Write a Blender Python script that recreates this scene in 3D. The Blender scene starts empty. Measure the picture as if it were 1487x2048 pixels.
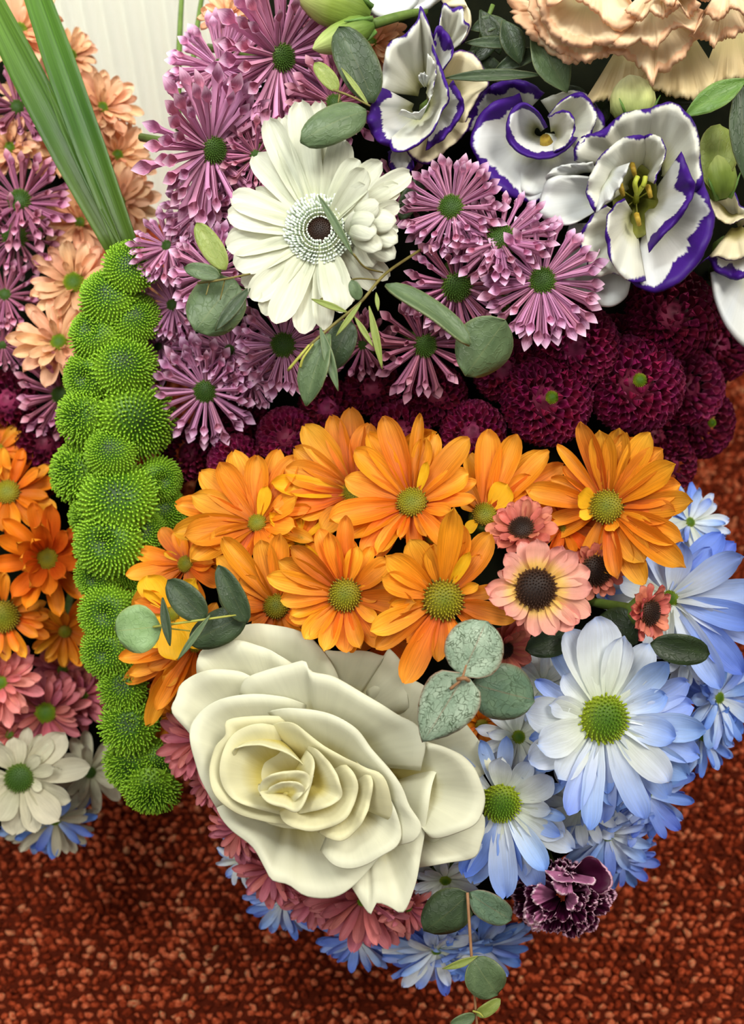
import bpy, math, random
import numpy as np
from mathutils import Vector, Matrix, noise
random.seed(7)
PI = math.pi
SC = bpy.context.scene
COL = SC.collection

# ------------------------------------------------------------------ camera
F = 2255.0                                # focal length in pixels of the 1487 x 2048 frame
PITCH = 50.0
cd = bpy.data.cameras.new('camera')
cam = bpy.data.objects.new('camera', cd)
COL.objects.link(cam)
cam.location = (0, 0, 0.53)
cam.rotation_euler = (math.radians(90 - PITCH), 0, 0)
cd.sensor_fit = 'HORIZONTAL'
cd.sensor_width = 24.0
cd.lens = 24.0 * F / 1487.0
cd.clip_start = 0.01
cd.dof.use_dof = True
cd.dof.focus_distance = 0.365
cd.dof.aperture_fstop = 11.0
SC.camera = cam
CAM = Matrix.Translation(cam.location) @ Matrix.Rotation(math.radians(90 - PITCH), 4, 'X')

# ------------------------------------------------------------------ light
wd = bpy.data.worlds.new('world')
SC.world = wd
wd.use_nodes = True
bg = wd.node_tree.nodes['Background']
bg.inputs[0].default_value = (1.0, 0.98, 0.93, 1)
bg.inputs[1].default_value = 0.30


def area(name, loc, target, size, energy, col):
    l = bpy.data.lights.new(name, 'AREA')
    l.shape = 'SQUARE'
    l.size = size
    l.energy = energy
    l.color = col
    o = bpy.data.objects.new(name, l)
    COL.objects.link(o)
    o.location = loc
    o.rotation_euler = (Vector(target) - Vector(loc)).to_track_quat('-Z', 'Y').to_euler()
    return o


area('ceiling_and_added_light', (0.70, 0.05, 1.65), (0.05, 0.3, 0.15), 0.6, 25, (1.0, 0.96, 0.86))
area('ceiling_and_added_light', (-0.6, -0.55, 1.55), (0.0, 0.35, 0.15), 0.7, 10, (1.0, 0.98, 0.92))  # fill light added on the camera side, no such panel known
area('ceiling_and_added_light', (-0.30, 0.22, 1.3), (-0.22, 0.74, 0.2), 0.3, 4.0, (0.97, 1.0, 0.95)).data.spread = math.radians(70)  # unseen lamp added to brighten the wall
SC.view_settings.view_transform = 'Standard'
SC.view_settings.look = 'None'
SC.view_settings.gamma = 1.0
SC.view_settings.use_curve_mapping = False
SC.view_settings.exposure = -0.2
SC.cycles.use_denoising = True
SC.cycles.max_bounces = 6
SC.cycles.transmission_bounces = 4


# ------------------------------------------------------------------ space helpers
def pt(px, py, d):
    """camera-frame point (cm) seen at px, py and d cm deep"""
    return Vector(((px - 743.5) / F * d, -(py - 1024.0) / F * d, -d))


def wp(px, py, d):
    return CAM @ (pt(px, py, d) * 0.01)


def interp(tab, v):
    if v <= tab[0][0]:
        return tab[0][1]
    for (a, x), (b, y) in zip(tab, tab[1:]):
        if v <= b:
            t = (v - a) / (b - a)
            t = t * t * (3 - 2 * t)
            return x + (y - x) * t
    return tab[-1][1]


CX = [(-200, 960), (300, 860), (600, 850), (900, 870), (1300, 890), (1500, 900), (1700, 870), (1900, 850), (2000, 850)]
HW = [(-200, 660), (300, 640), (600, 620), (900, 580), (1300, 640), (1500, 600), (1700, 480), (1900, 310), (2000, 120)]
FD = [(-200, 40), (0, 38), (250, 36), (500, 36), (700, 38), (850, 39), (1000, 37.5), (1200, 36.6), (1450, 36.4), (1650, 37.4), (1800, 39.3), (1900, 41), (2000, 44)]


def DR(px, py):                       # front surface of the right-hand mass
    b = min(1.0, abs(px - interp(CX, py)) / interp(HW, py))
    return interp(FD, py) + 6.5 * (1 - math.sqrt(max(0.0, 1 - b * b)))


def DL(px, py):                       # front surface of the left-hand mass
    b = min(1.0, max(0.0, (px + 40) / 380.0))
    return 45.0 + 6.0 * (1 - math.sqrt(max(0.0, 1 - b * b))) + (1.5 if py > 1300 else 0)


def DG(px, py):                       # the green band between them
    c = interp([(480, 262), (600, 235), (800, 215), (1000, 240), (1200, 225), (1400, 260), (1600, 305)], py)
    return 40.5 + 1.6 * ((px - c) / 95.0) ** 2 + (py - 500) * 0.0009


SURF = {'R': DR, 'L': DL, 'G': DG}


def normal_at(s, px, py):
    f = SURF[s]
    e = 25.0
    a = pt(px + e, py, f(px + e, py)) - pt(px - e, py, f(px - e, py))
    b = pt(px, py - e, f(px, py - e)) - pt(px, py + e, f(px, py + e))
    n = a.cross(b).normalized()
    if n.z < 0.25:
        n.z = 0.25
        n.normalize()
    return n


# ------------------------------------------------------------------ materials
def lin(c):
    def f(v):
        v /= 255.0
        return v / 12.92 if v <= 0.04045 else ((v + 0.055) / 1.055) ** 2.4
    return (f(c[0]), f(c[1]), f(c[2]), 1.0)


class NT:
    def __init__(self, name):
        self.m = bpy.data.materials.new(name)
        self.m.use_nodes = True
        self.t = self.m.node_tree
        self.t.nodes.clear()
        self.out = self.n('ShaderNodeOutputMaterial')

    def n(self, typ, **kw):
        o = self.t.nodes.new(typ)
        for k, v in kw.items():
            setattr(o, k, v)
        return o

    def link(self, a, b):
        self.t.links.new(a, b)

    def val(self, sock, v):
        if isinstance(v, bpy.types.NodeSocket):
            self.link(v, sock)
        else:
            sock.default_value = v

    def math(self, op, a, b=0.0, c=None, clamp=False):
        o = self.n('ShaderNodeMath', operation=op)
        o.use_clamp = clamp
        self.val(o.inputs[0], a)
        self.val(o.inputs[1], b)
        if c is not None:
            self.val(o.inputs[2], c)
        return o.outputs[0]

    def mix(self, f, a, b, mode='MIX'):
        o = self.n('ShaderNodeMix', data_type='RGBA', blend_type=mode)
        self.val(o.inputs[0], f)
        self.val(o.inputs[6], a)
        self.val(o.inputs[7], b)
        return o.outputs[2]

    def ramp(self, f, stops, inter='LINEAR'):
        o = self.n('ShaderNodeValToRGB')
        o.color_ramp.interpolation = inter
        e = o.color_ramp.elements
        while len(e) < len(stops):
            e.new(0.5)
        for el, (p, c) in zip(e, stops):
            el.position = p
            el.color = c
        self.val(o.inputs[0], f)
        return o.outputs[0]

    def uv(self):
        u = self.n('ShaderNodeUVMap')
        s = self.n('ShaderNodeSeparateXYZ')
        self.link(u.outputs[0], s.inputs[0])
        return u.outputs[0], s.outputs[0], s.outputs[1]

    def noise(self, vec, scale, detail=3, rough=0.5, out=0):
        o = self.n('ShaderNodeTexNoise')
        if vec is not None:
            self.link(vec, o.inputs['Vector'])
        o.inputs['Scale'].default_value = scale
        o.inputs['Detail'].default_value = detail
        o.inputs['Roughness'].default_value = rough
        return o.outputs[out]

    def mapping(self, vec, scale, loc=None):
        o = self.n('ShaderNodeMapping')
        self.link(vec, o.inputs[0])
        o.inputs['Scale'].default_value = scale
        if loc is not None:
            self.link(loc, o.inputs['Location'])
        return o.outputs[0]

    def bump(self, h, strength, dist=0.001):
        o = self.n('ShaderNodeBump')
        o.inputs['Strength'].default_value = strength
        o.inputs['Distance'].default_value = dist
        self.link(h, o.inputs['Height'])
        return o.outputs[0]

    def rand(self):
        return self.n('ShaderNodeObjectInfo').outputs['Random']

    def surf(self, col, rough=0.5, spec=0.3, normal=None, trans=0.0):
        p = self.n('ShaderNodeBsdfPrincipled')
        self.val(p.inputs['Base Color'], col)
        self.val(p.inputs['Roughness'], rough)
        p.inputs['Specular IOR Level'].default_value = spec
        if normal is not None:
            self.link(normal, p.inputs['Normal'])
        s = p.outputs[0]
        if trans > 0:
            t = self.n('ShaderNodeBsdfTranslucent')
            self.val(t.inputs[0], col)
            mx = self.n('ShaderNodeMixShader')
            mx.inputs[0].default_value = trans
            self.link(s, mx.inputs[1])
            self.link(t.outputs[0], mx.inputs[2])
            s = mx.outputs[0]
        self.link(s, self.out.inputs[0])
        return self.m


def petal_mat(name, stops, streak=0.25, sat=0.04, vary=0.22, under=None, trans=0.22, rough=0.5, edge=None, nstreak=22, rim=None):
    """colour runs base -> tip along the petal (UV.x); fine lengthwise veins; every petal its own shade"""
    n = NT(name)
    vec, u, v = n.uv()
    r = n.rand()
    off = n.n('ShaderNodeCombineXYZ')
    n.link(n.math('MULTIPLY', r, 37.0), off.inputs[0])
    n.link(n.math('MULTIPLY', r, 91.0), off.inputs[1])
    mp = n.mapping(vec, (1.6, nstreak, 1), off.outputs[0])
    st = n.noise(mp, 1.0, 4, 0.6)
    blot = n.noise(n.mapping(vec, (4, 4, 1), off.outputs[0]), 1.0, 3)
    uu = n.math('ADD', u, n.math('MULTIPLY', n.math('SUBTRACT', st, 0.5), 0.25))
    col = n.ramp(uu, [(p, lin(c)) for p, c in stops])
    if edge is not None:
        dv = n.math('ABSOLUTE', n.math('SUBTRACT', v, 0.5))
        e1 = n.math('MULTIPLY_ADD', dv, 2.0, 0.0)
        e2 = n.math('MAXIMUM', n.math('POWER', e1, 6.0), n.math('POWER', u, 9.0))
        col = n.mix(n.math('MULTIPLY', e2, 0.85, clamp=True), col, lin(edge))
    if under is not None:
        g = n.n('ShaderNodeNewGeometry')
        col = n.mix(g.outputs['Backfacing'], col, lin(under))
    k = n.math('MULTIPLY_ADD', n.math('SUBTRACT', st, 0.5), streak * 2.2, 1.0)
    k = n.math('MULTIPLY', k, n.math('MULTIPLY_ADD', n.math('SUBTRACT', r, 0.5), vary * 1.6, 1.0))
    k = n.math('MULTIPLY', k, n.math('MULTIPLY_ADD', n.math('SUBTRACT', blot, 0.5), 0.25, 1.0))
    h = n.n('ShaderNodeHueSaturation')
    n.link(n.math('MULTIPLY_ADD', n.math('SUBTRACT', n.math('FRACT', n.math('MULTIPLY', r, 7.13)), 0.5), sat, 0.5), h.inputs['Hue'])
    n.link(k, h.inputs['Value'])
    n.link(col, h.inputs['Color'])
    b = n.bump(st, 0.22, 0.0012)
    return n.surf(h.outputs[0], rough, 0.25, b, trans)


def plain_mat(name, c1, c2, scale=200, rough=0.55, trans=0.0, bump=0.2, spec=0.3):
    n = NT(name)
    tc = n.n('ShaderNodeTexCoord')
    f = n.noise(tc.outputs['Object'], scale, 4, 0.6)
    col = n.mix(n.ramp(f, [(0.3, (0, 0, 0, 1)), (0.7, (1, 1, 1, 1))]), lin(c1), lin(c2))
    return n.surf(col, rough, spec, n.bump(f, bump, 0.001), trans)


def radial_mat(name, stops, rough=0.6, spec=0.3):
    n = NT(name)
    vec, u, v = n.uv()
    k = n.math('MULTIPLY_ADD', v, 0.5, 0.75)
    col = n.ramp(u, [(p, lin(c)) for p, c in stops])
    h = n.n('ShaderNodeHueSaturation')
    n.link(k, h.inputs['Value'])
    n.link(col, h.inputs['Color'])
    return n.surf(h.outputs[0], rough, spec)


def rim_mat(name, base, mid, rimc, rimw=0.16, cream=None, trans=0.2, wob=0.2, inner=0.25, ragged=(2.4, -0.45)):
    """white petal with a coloured picotee rim: UV.y runs base (0) -> rim (1)"""
    n = NT(name)
    vec, u, v = n.uv()
    r = n.rand()
    off = n.n('ShaderNodeCombineXYZ')
    n.link(n.math('MULTIPLY', r, 53.0), off.inputs[0])
    n.link(n.math('MULTIPLY', r, 17.0), off.inputs[1])
    big = n.noise(n.mapping(vec, (3.2, 0.6, 1), off.outputs[0]), 1.0, 2)
    fine = n.noise(n.mapping(vec, (38, 3, 1), off.outputs[0]), 1.0, 3)
    st = n.noise(n.mapping(vec, (30, 1.2, 1), off.outputs[0]), 1.0, 4)
    col = n.ramp(n.math('ADD', v, n.math('MULTIPLY', n.math('SUBTRACT', st, 0.5), 0.12)),
                 [(0.0, lin(base)), (inner, lin(base)), (inner + 0.3, lin(mid)), (1.0, lin(mid))])
    if cream is not None:
        col = n.mix(n.math('MULTIPLY', big, 0.9, clamp=True), col, lin(cream))
    if rimc is not None:
        thr = n.math('SUBTRACT', 1.0 + rimw * 0.1, n.math('MULTIPLY', n.math('MULTIPLY_ADD', big, ragged[0], ragged[1]), rimw))
        thr = n.math('ADD', thr, n.math('MULTIPLY', n.math('SUBTRACT', fine, 0.5), wob * rimw * 2))
        f = n.math('MULTIPLY', n.math('SUBTRACT', v, thr), 26.0, clamp=True)
        col = n.mix(f, col, lin(rimc))
    k = n.math('MULTIPLY_ADD', n.math('SUBTRACT', st, 0.5), 0.14, 1.0)
    h = n.n('ShaderNodeHueSaturation')
    n.link(k, h.inputs['Value'])
    n.link(col, h.inputs['Color'])
    return n.surf(h.outputs[0], 0.5, 0.25, n.bump(st, 0.1, 0.001), trans)


M = {}
M['orange'] = petal_mat('orange_petal', [(0.0, (176, 80, 8)), (0.3, (214, 114, 18)), (0.7, (226, 138, 30)), (1.0, (240, 168, 54))], 0.5, 0.025, 0.3, under=(240, 168, 40))
M['yellow'] = petal_mat('yellow_petal', [(0.0, (236, 168, 20)), (1.0, (246, 192, 36))], 0.2, 0.01, 0.1)
M['rust'] = petal_mat('rust_orange_petal', [(0.0, (190, 80, 10)), (0.6, (214, 106, 18)), (1.0, (228, 128, 30))], 0.25, 0.02, 0.3, under=(236, 150, 34))
M['purple'] = petal_mat('mauve_quill', [(0.0, (136, 66, 100)), (0.55, (186, 108, 140)), (0.74, (204, 130, 162)), (0.84, (156, 80, 122)), (0.93, (212, 156, 194)), (1.0, (236, 196, 220))], 0.12, 0.04, 0.22, under=(204, 140, 176), trans=0.15, edge=(234, 196, 220))  # darker stop puts shade into the quill's hollow opening
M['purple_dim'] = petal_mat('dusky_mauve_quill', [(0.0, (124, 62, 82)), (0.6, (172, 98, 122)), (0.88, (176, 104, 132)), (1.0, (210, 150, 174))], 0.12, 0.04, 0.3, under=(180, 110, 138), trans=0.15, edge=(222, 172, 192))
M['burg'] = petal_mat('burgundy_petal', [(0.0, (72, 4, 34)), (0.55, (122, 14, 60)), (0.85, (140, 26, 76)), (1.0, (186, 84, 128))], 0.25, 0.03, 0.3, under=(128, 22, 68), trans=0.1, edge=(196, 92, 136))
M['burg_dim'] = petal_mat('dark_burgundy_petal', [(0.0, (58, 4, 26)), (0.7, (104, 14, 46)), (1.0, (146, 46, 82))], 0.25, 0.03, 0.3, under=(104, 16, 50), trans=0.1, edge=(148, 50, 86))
M['blue'] = petal_mat('blue_tinted_petal', [(0.0, (226, 232, 224)), (0.3, (212, 222, 238)), (0.65, (172, 194, 238)), (1.0, (126, 158, 230))], 0.22, 0.02, 0.16, under=(150, 176, 232), trans=0.25, nstreak=14)
M['blue_deep'] = petal_mat('deep_blue_petal', [(0.0, (190, 206, 236)), (0.4, (138, 168, 234)), (1.0, (92, 126, 214))], 0.22, 0.02, 0.2, under=(126, 156, 226), trans=0.25, nstreak=14)
M['blue_white'] = petal_mat('white_petal_blue_blush', [(0.0, (212, 218, 192)), (0.5, (218, 223, 220)), (0.9, (204, 213, 232)), (1.0, (176, 194, 234))], 0.16, 0.01, 0.12, under=(224, 230, 234), trans=0.25, nstreak=14)
M['white'] = petal_mat('ivory_petal', [(0.0, (172, 166, 132)), (0.4, (196, 190, 162)), (1.0, (202, 196, 172))], 0.16, 0.02, 0.2, under=(216, 214, 204), trans=0.25, nstreak=12)
M['gerb'] = petal_mat('white_gerbera_petal', [(0.0, (196, 204, 150)), (0.3, (210, 213, 188)), (1.0, (219, 220, 203))], 0.22, 0.015, 0.12, under=(228, 226, 204), trans=0.25, nstreak=9)
M['pink'] = petal_mat('dusty_pink_petal', [(0.0, (150, 62, 72)), (0.5, (190, 98, 104)), (1.0, (216, 134, 140))], 0.22, 0.04, 0.25, under=(200, 116, 122), trans=0.2)
M['salmon'] = petal_mat('salmon_pink_petal', [(0.0, (176, 84, 84)), (0.5, (214, 122, 116)), (1.0, (232, 148, 146))], 0.2, 0.03, 0.2, under=(222, 138, 130), trans=0.2)
M['peach'] = petal_mat('peach_petal', [(0.0, (212, 150, 104)), (0.5, (236, 180, 138)), (1.0, (242, 196, 160))], 0.2, 0.025, 0.2, under=(236, 184, 146), trans=0.25)
M['kpink'] = petal_mat('pink_petal_yellow_base', [(0.0, (214, 164, 60)), (0.28, (236, 190, 104)), (0.5, (238, 174, 146)), (1.0, (238, 164, 150))], 0.14, 0.02, 0.14, under=(206, 112, 96), trans=0.2)
M['kred'] = petal_mat('brick_pink_petal', [(0.0, (160, 72, 56)), (0.5, (206, 112, 92)), (1.0, (222, 134, 114))], 0.16, 0.02, 0.2, under=(196, 92, 88), trans=0.2)
M['disc_green'] = radial_mat('green_disc', [(0.0, (70, 110, 20)), (0.55, (96, 130, 24)), (1.0, (150, 164, 30))])
M['disc_yellow'] = radial_mat('olive_yellow_disc', [(0.0, (120, 128, 20)), (0.6, (150, 142, 26)), (0.9, (150, 130, 30)), (1.0, (70, 56, 16))])
M['disc_dark'] = radial_mat('dark_green_disc', [(0.0, (54, 84, 22)), (0.7, (66, 98, 28)), (1.0, (96, 116, 40))])
M['disc_brown'] = radial_mat('brown_disc', [(0.0, (38, 22, 16)), (0.8, (56, 34, 22)), (1.0, (100, 64, 36))])
M['button'] = radial_mat('lime_floret', [(0.0, (30, 62, 2)), (0.5, (72, 118, 8)), (1.0, (142, 184, 44))], 0.5)  # shaded depths and highlit tips of the florets are put into the ramp
M['grass'] = petal_mat('grass_green', [(0.0, (76, 96, 32)), (0.4, (50, 80, 24)), (1.0, (78, 110, 36))], 0.75, 0.03, 0.15, trans=0.15, nstreak=16, rough=0.4)
M['throat'] = plain_mat('olive_throat', (122, 122, 50), (96, 100, 36), 300)
M['stem'] = plain_mat('green_stem', (74, 96, 36), (96, 118, 50))
M['twig'] = plain_mat('tan_twig', (98, 90, 42), (124, 112, 58))
M['twig_y'] = plain_mat('yellow_green_twig', (150, 150, 60), (178, 176, 84))
M['twig_red'] = plain_mat('reddish_twig', (142, 100, 66), (170, 128, 92))
M['foam'] = plain_mat('shadow_dark_foam', (10, 13, 7), (18, 19, 10), 120, 0.9, spec=0.03)  # near-black colour stands in for shadow between the flowers


def leaf_mat(name, c1, c2, vein, edge, vs=9.0, vfac=0.5, rough=0.45, trans=0.12):
    n = NT(name)
    vec, u, v = n.uv()
    d = n.noise(n.mapping(vec, (5, 4, 1)), 1.0, 3, out=1)
    vv = n.n('ShaderNodeVectorMath', operation='MULTIPLY_ADD')
    n.link(d, vv.inputs[0])
    vv.inputs[1].default_value = (0.30, 0.30, 0)
    n.link(vec, vv.inputs[2])
    vo = n.n('ShaderNodeTexVoronoi', feature='DISTANCE_TO_EDGE')
    n.link(vv.outputs[0], vo.inputs['Vector'])
    vo.inputs['Scale'].default_value = vs
    blot = n.noise(n.mapping(vec, (3, 3, 1)), 1.0, 4)
    col = n.mix(n.ramp(blot, [(0.35, (0, 0, 0, 1)), (0.65, (1, 1, 1, 1))]), lin(c1), lin(c2))
    f = n.math('SUBTRACT', 1.0, n.math('MULTIPLY', vo.outputs[0], 11.0), clamp=True)
    patch = n.math('MULTIPLY', n.ramp(n.noise(n.mapping(vec, (6, 6, 1)), 1.0, 2), [(0.35, (0, 0, 0, 1)), (0.6, (1, 1, 1, 1))]), vfac)
    fine = n.noise(n.mapping(vec, (26, 26, 1)), 1.0, 4, 0.7)
    patch = n.math('MULTIPLY', patch, n.math('MULTIPLY_ADD', fine, 1.6, 0.1), clamp=True)
    col = n.mix(n.math('MULTIPLY', f, patch), col, lin(vein))
    dv = n.math('MULTIPLY', n.math('ABSOLUTE', n.math('SUBTRACT', v, 0.5)), 2.0)
    mid = n.math('SUBTRACT', 1.0, n.math('MULTIPLY', dv, 26.0), clamp=True)
    col = n.mix(n.math('MULTIPLY', mid, 0.45), col, lin(edge))
    col = n.mix(n.math('MULTIPLY', n.math('POWER', dv, 18.0), 0.7, clamp=True), col, lin(edge))
    return n.surf(col, rough, 0.4, n.bump(f, 0.25, 0.0006), trans)


M['euc_pale'] = leaf_mat('silver_eucalyptus_leaf', (134, 156, 132), (172, 190, 166), (50, 70, 34), (150, 96, 76), 13, 1.5)
M['euc'] = leaf_mat('blue_green_eucalyptus_leaf', (80, 100, 66), (100, 120, 82), (60, 82, 48), (128, 136, 92), 8, 0.16)
M['euc_dark'] = leaf_mat('dark_eucalyptus_leaf', (50, 66, 42), (66, 84, 54), (40, 52, 32), (96, 100, 62), 8, 0.14)
M['euc_mid'] = leaf_mat('grey_green_eucalyptus_leaf', (90, 116, 94), (110, 134, 106), (52, 70, 44), (136, 104, 84), 9, 0.8)
M['euc_light'] = leaf_mat('fresh_eucalyptus_leaf', (128, 160, 100), (148, 178, 124), (104, 134, 84), (164, 166, 100), 8, 0.35)
M['leaf_olive'] = leaf_mat('olive_leaf', (126, 142, 62), (144, 156, 78), (104, 118, 50), (160, 158, 92), 8, 0.35)
M['leaf_green'] = leaf_mat('green_leaf', (86, 124, 50), (108, 144, 66), (76, 108, 46), (136, 158, 88), 7, 0.3)
M['leaf_night'] = leaf_mat('blackish_green_leaf', (30, 44, 22), (42, 58, 28), (24, 34, 18), (60, 74, 40), 7, 0.3)
M['rose'] = rim_mat('ivory_rose_petal', (218, 206, 136), (235, 234, 209), None, inner=0.25, trans=0.22)
M['rose_in'] = rim_mat('cream_rose_petal', (222, 207, 122), (234, 229, 188), None, inner=0.35, trans=0.22)
M['lis'] = rim_mat('white_lisianthus_petal', (178, 180, 110), (217, 220, 216), (62, 22, 128), 0.15, cream=(222, 216, 192), inner=0.12, ragged=(4.2, -1.55), wob=.35)
M['lis_thick'] = rim_mat('white_lisianthus_petal_wide_rim', (190, 190, 140), (212, 215, 220), (62, 22, 122), 0.40, cream=(228, 224, 214), inner=0.1)
M['lis_plain'] = rim_mat('plain_lisianthus_petal', (200, 200, 150), (216, 214, 202), None, cream=(210, 216, 226), inner=0.1)
M['lis_cream'] = rim_mat('cream_lisianthus_petal', (190, 180, 110), (232, 220, 186), (72, 24, 110), 0.08, inner=0.2)
M['carn'] = rim_mat('peach_carnation_petal', (214, 198, 140), (240, 214, 176), (238, 192, 152), 0.3, cream=(236, 216, 180), inner=0.2)
M['carn_cream'] = rim_mat('cream_carnation_petal', (206, 196, 140), (226, 208, 164), None, cream=(216, 190, 140), inner=0.3)
M['dcarn'] = rim_mat('dark_carnation_petal', (44, 6, 28), (66, 10, 44), (226, 178, 200), 0.10, inner=0.2, trans=0.08)
M['dcarn_p'] = rim_mat('pink_carnation_petal', (96, 22, 66), (176, 108, 146), (232, 196, 210), 0.16, inner=0.1, trans=0.1)
M['bud'] = petal_mat('lime_white_bud', [(0.0, (150, 172, 90)), (0.5, (204, 212, 140)), (1.0, (222, 224, 176))], 0.25, 0.02, 0.1, trans=0.1)
M['bud_green'] = petal_mat('green_bud', [(0.0, (84, 110, 40)), (0.5, (124, 146, 60)), (1.0, (196, 206, 130))], 0.25, 0.02, 0.1, trans=0.1)
M['anther'] = plain_mat('ochre_anther', (170, 146, 48), (146, 112, 30), 900)
M['pistil'] = plain_mat('yellow_green_pistil', (176, 178, 60), (150, 160, 50), 500)
M['floret'] = radial_mat('white_gerbera_floret', [(0.0, (150, 166, 140)), (0.6, (190, 202, 186)), (1.0, (222, 228, 216))], 0.5)
M['floret_in'] = plain_mat('dark_gerbera_eye', (40, 34, 22), (58, 50, 30), 600)


# ------------------------------------------------------------------ mesh helpers
def mesh(name, v, f, mat=None, uv=None, smooth=True):
    me = bpy.data.meshes.new(name)
    me.from_pydata([tuple(p) for p in v], [], f)
    if uv is not None:
        l = me.uv_layers.new(name='UVMap')
        idx = np.empty(len(me.loops), dtype=np.int32)
        me.loops.foreach_get('vertex_index', idx)
        l.data.foreach_set('uv', np.asarray(uv, dtype=np.float32)[idx].ravel())
    if mat is not None:
        me.materials.append(mat)
    if smooth:
        me.polygons.foreach_set('use_smooth', [True] * len(me.polygons))
    me.update()
    return me


def obj(name, me, parent=None, basis=None):
    o = bpy.data.objects.new(name, me)
    COL.objects.link(o)
    if parent is not None:
        o.parent = parent
    if basis is not None:
        o.matrix_basis = basis
    return o


def tag(o, label=None, cat=None, group=None, kind=None):
    if label:
        o['label'] = label
    if cat:
        o['category'] = cat
    if group:
        o['group'] = group
    if kind:
        o['kind'] = kind
    return o


def thing(name, label, cat, matrix, group=None):
    o = bpy.data.objects.new(name, None)
    o.empty_display_size = 0.01
    COL.objects.link(o)
    o.matrix_world = matrix
    o.matrix_basis = matrix
    return tag(o, label, cat, group)


def grid_faces(nu, nv, off=0):
    return [(off + i * nv + j, off + i * nv + j + 1, off + (i + 1) * nv + j + 1, off + (i + 1) * nv + j) for i in range(nu - 1) for j in range(nv - 1)]


def catmull(P, n):
    P = [Vector(p) for p in P]
    L = [0.0]
    for a, b in zip(P, P[1:]):
        L.append(L[-1] + max(1e-6, (b - a).length))
    out = []
    k = 0
    for i in range(n):
        s = L[-1] * i / (n - 1)
        while k < len(P) - 2 and s > L[k + 1]:
            k += 1
        t = (s - L[k]) / (L[k + 1] - L[k])
        p1, p2 = P[k], P[k + 1]
        p0 = P[k - 1] if k > 0 else p1 * 2 - p2
        p3 = P[k + 2] if k + 2 < len(P) else p2 * 2 - p1
        out.append(0.5 * ((2 * p1) + (p2 - p0) * t + (2 * p0 - 5 * p1 + 4 * p2 - p3) * t * t + (3 * p1 - p0 - 3 * p2 + p3) * t ** 3))
    return out


def tube(pts, rads, n=6, cap=True):
    v, f, uv = [], [], []
    pts = [Vector(p) for p in pts]
    m = len(pts)
    ref = Vector((0.31, 0.52, 0.8))
    for i, p in enumerate(pts):
        t = (pts[min(i + 1, m - 1)] - pts[max(i - 1, 0)]).normalized()
        a = t.cross(ref).normalized()
        b = t.cross(a)
        r = rads[i] if isinstance(rads, (list, tuple)) else rads
        for k in range(n):
            w = 2 * PI * k / n
            v.append(p + (a * math.cos(w) + b * math.sin(w)) * r)
            uv.append((i / (m - 1), k / n))
    for i in range(m - 1):
        for k in range(n):
            f.append((i * n + k, i * n + (k + 1) % n, (i + 1) * n + (k + 1) % n, (i + 1) * n + k))
    if cap:
        f.append(tuple(range(n))[::-1])
        f.append(tuple(range((m - 1) * n, m * n)))
    return v, f, uv


# ------------------------------------------------------------------ petals (unit length along +X, face +Z)
def lerp_tab(tab, u):
    for (a, x), (b, y) in zip(tab, tab[1:]):
        if u <= b:
            t = (u - a) / (b - a)
            return x + (y - x) * t
    return tab[-1][1]


def petal_geo(prof, hw, cup, bend, twist=0.0, groove=0.0, nu=10, nv=7, side=0.0, tipcurl=0.0, wav=0.0, seed=0):
    v, uv = [], []
    x = z = 0.0
    ang = 0.0
    us = [0.55 * t + 0.45 * (1 - (1 - t) ** 2.2) for t in [i / (nu - 1) for i in range(nu)]]
    for i in range(nu):
        u = us[i]
        du = (us[i + 1] - u) if i < nu - 1 else 0
        w = hw * lerp_tab(prof, u)
        tw = twist * u
        yo = side * u * u
        for j in range(nv):
            s = -1 + 2 * j / (nv - 1)
            y = s * w
            zz = cup * hw * s * s * min(1.0, 0.25 + u * 1.5) + groove * hw * math.cos(s * 2.6 * PI) * math.sin(PI * min(1, u * 1.05))
            zz += wav * hw * noise.noise((u * 4 + seed * 7.1, s * 1.5, seed))
            yy = y * math.cos(tw) - zz * math.sin(tw)
            z2 = y * math.sin(tw) + zz * math.cos(tw)
            v.append((x - z2 * math.sin(ang), yy + yo, z + z2 * math.cos(ang)))
            uv.append((u, (s + 1) / 2))
        ang += (bend + tipcurl * max(0.0, u - 0.65) * 3) * du
        x += math.cos(ang) * du
        z += math.sin(ang) * du
    return v, [q[::-1] for q in grid_faces(nu, nv)], uv


def quill_geo(bend, spoon, seed, open_at=0.74):
    nu, nv = 11, 8
    v, uv = [], []
    x = z = 0.0
    ang = 0.0
    us = [0, 0.25, 0.5, 0.66, 0.73, 0.79, 0.85, 0.9, 0.945, 0.975, 1.0]
    prof = [(0, 0.6), (0.3, 0.72), (0.68, 0.86), (0.75, 1.15), (0.82, 1.75), (0.87, 1.7), (0.92, 1.25), (0.97, 0.55), (1.0, 0.05)]
    for i, u in enumerate(us):
        R = 0.060 * lerp_tab(prof, u)
        k = 0 if u < open_at else min(1.0, (u - open_at) / 0.12)
        half = math.radians(172 - 112 * k)
        lift = 0.6 * k * spoon
        for j in range(nv):
            a = -half + 2 * half * j / (nv - 1)
            y = R * math.sin(a)
            zz = R * (1 - math.cos(a)) * (1 - 0.6 * k) - R * (1 - k)
            v.append((x - zz * math.sin(ang), y, z + zz * math.cos(ang)))
            uv.append((u, j / (nv - 1)))
        if i < nu - 1:
            du = us[i + 1] - u
            ang += (bend + (spoon * 1.0 if u > open_at else 0)) * du
            x += math.cos(ang) * du
            z += math.sin(ang) * du
    return v, [q[::-1] for q in grid_faces(nu, nv)], uv


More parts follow.
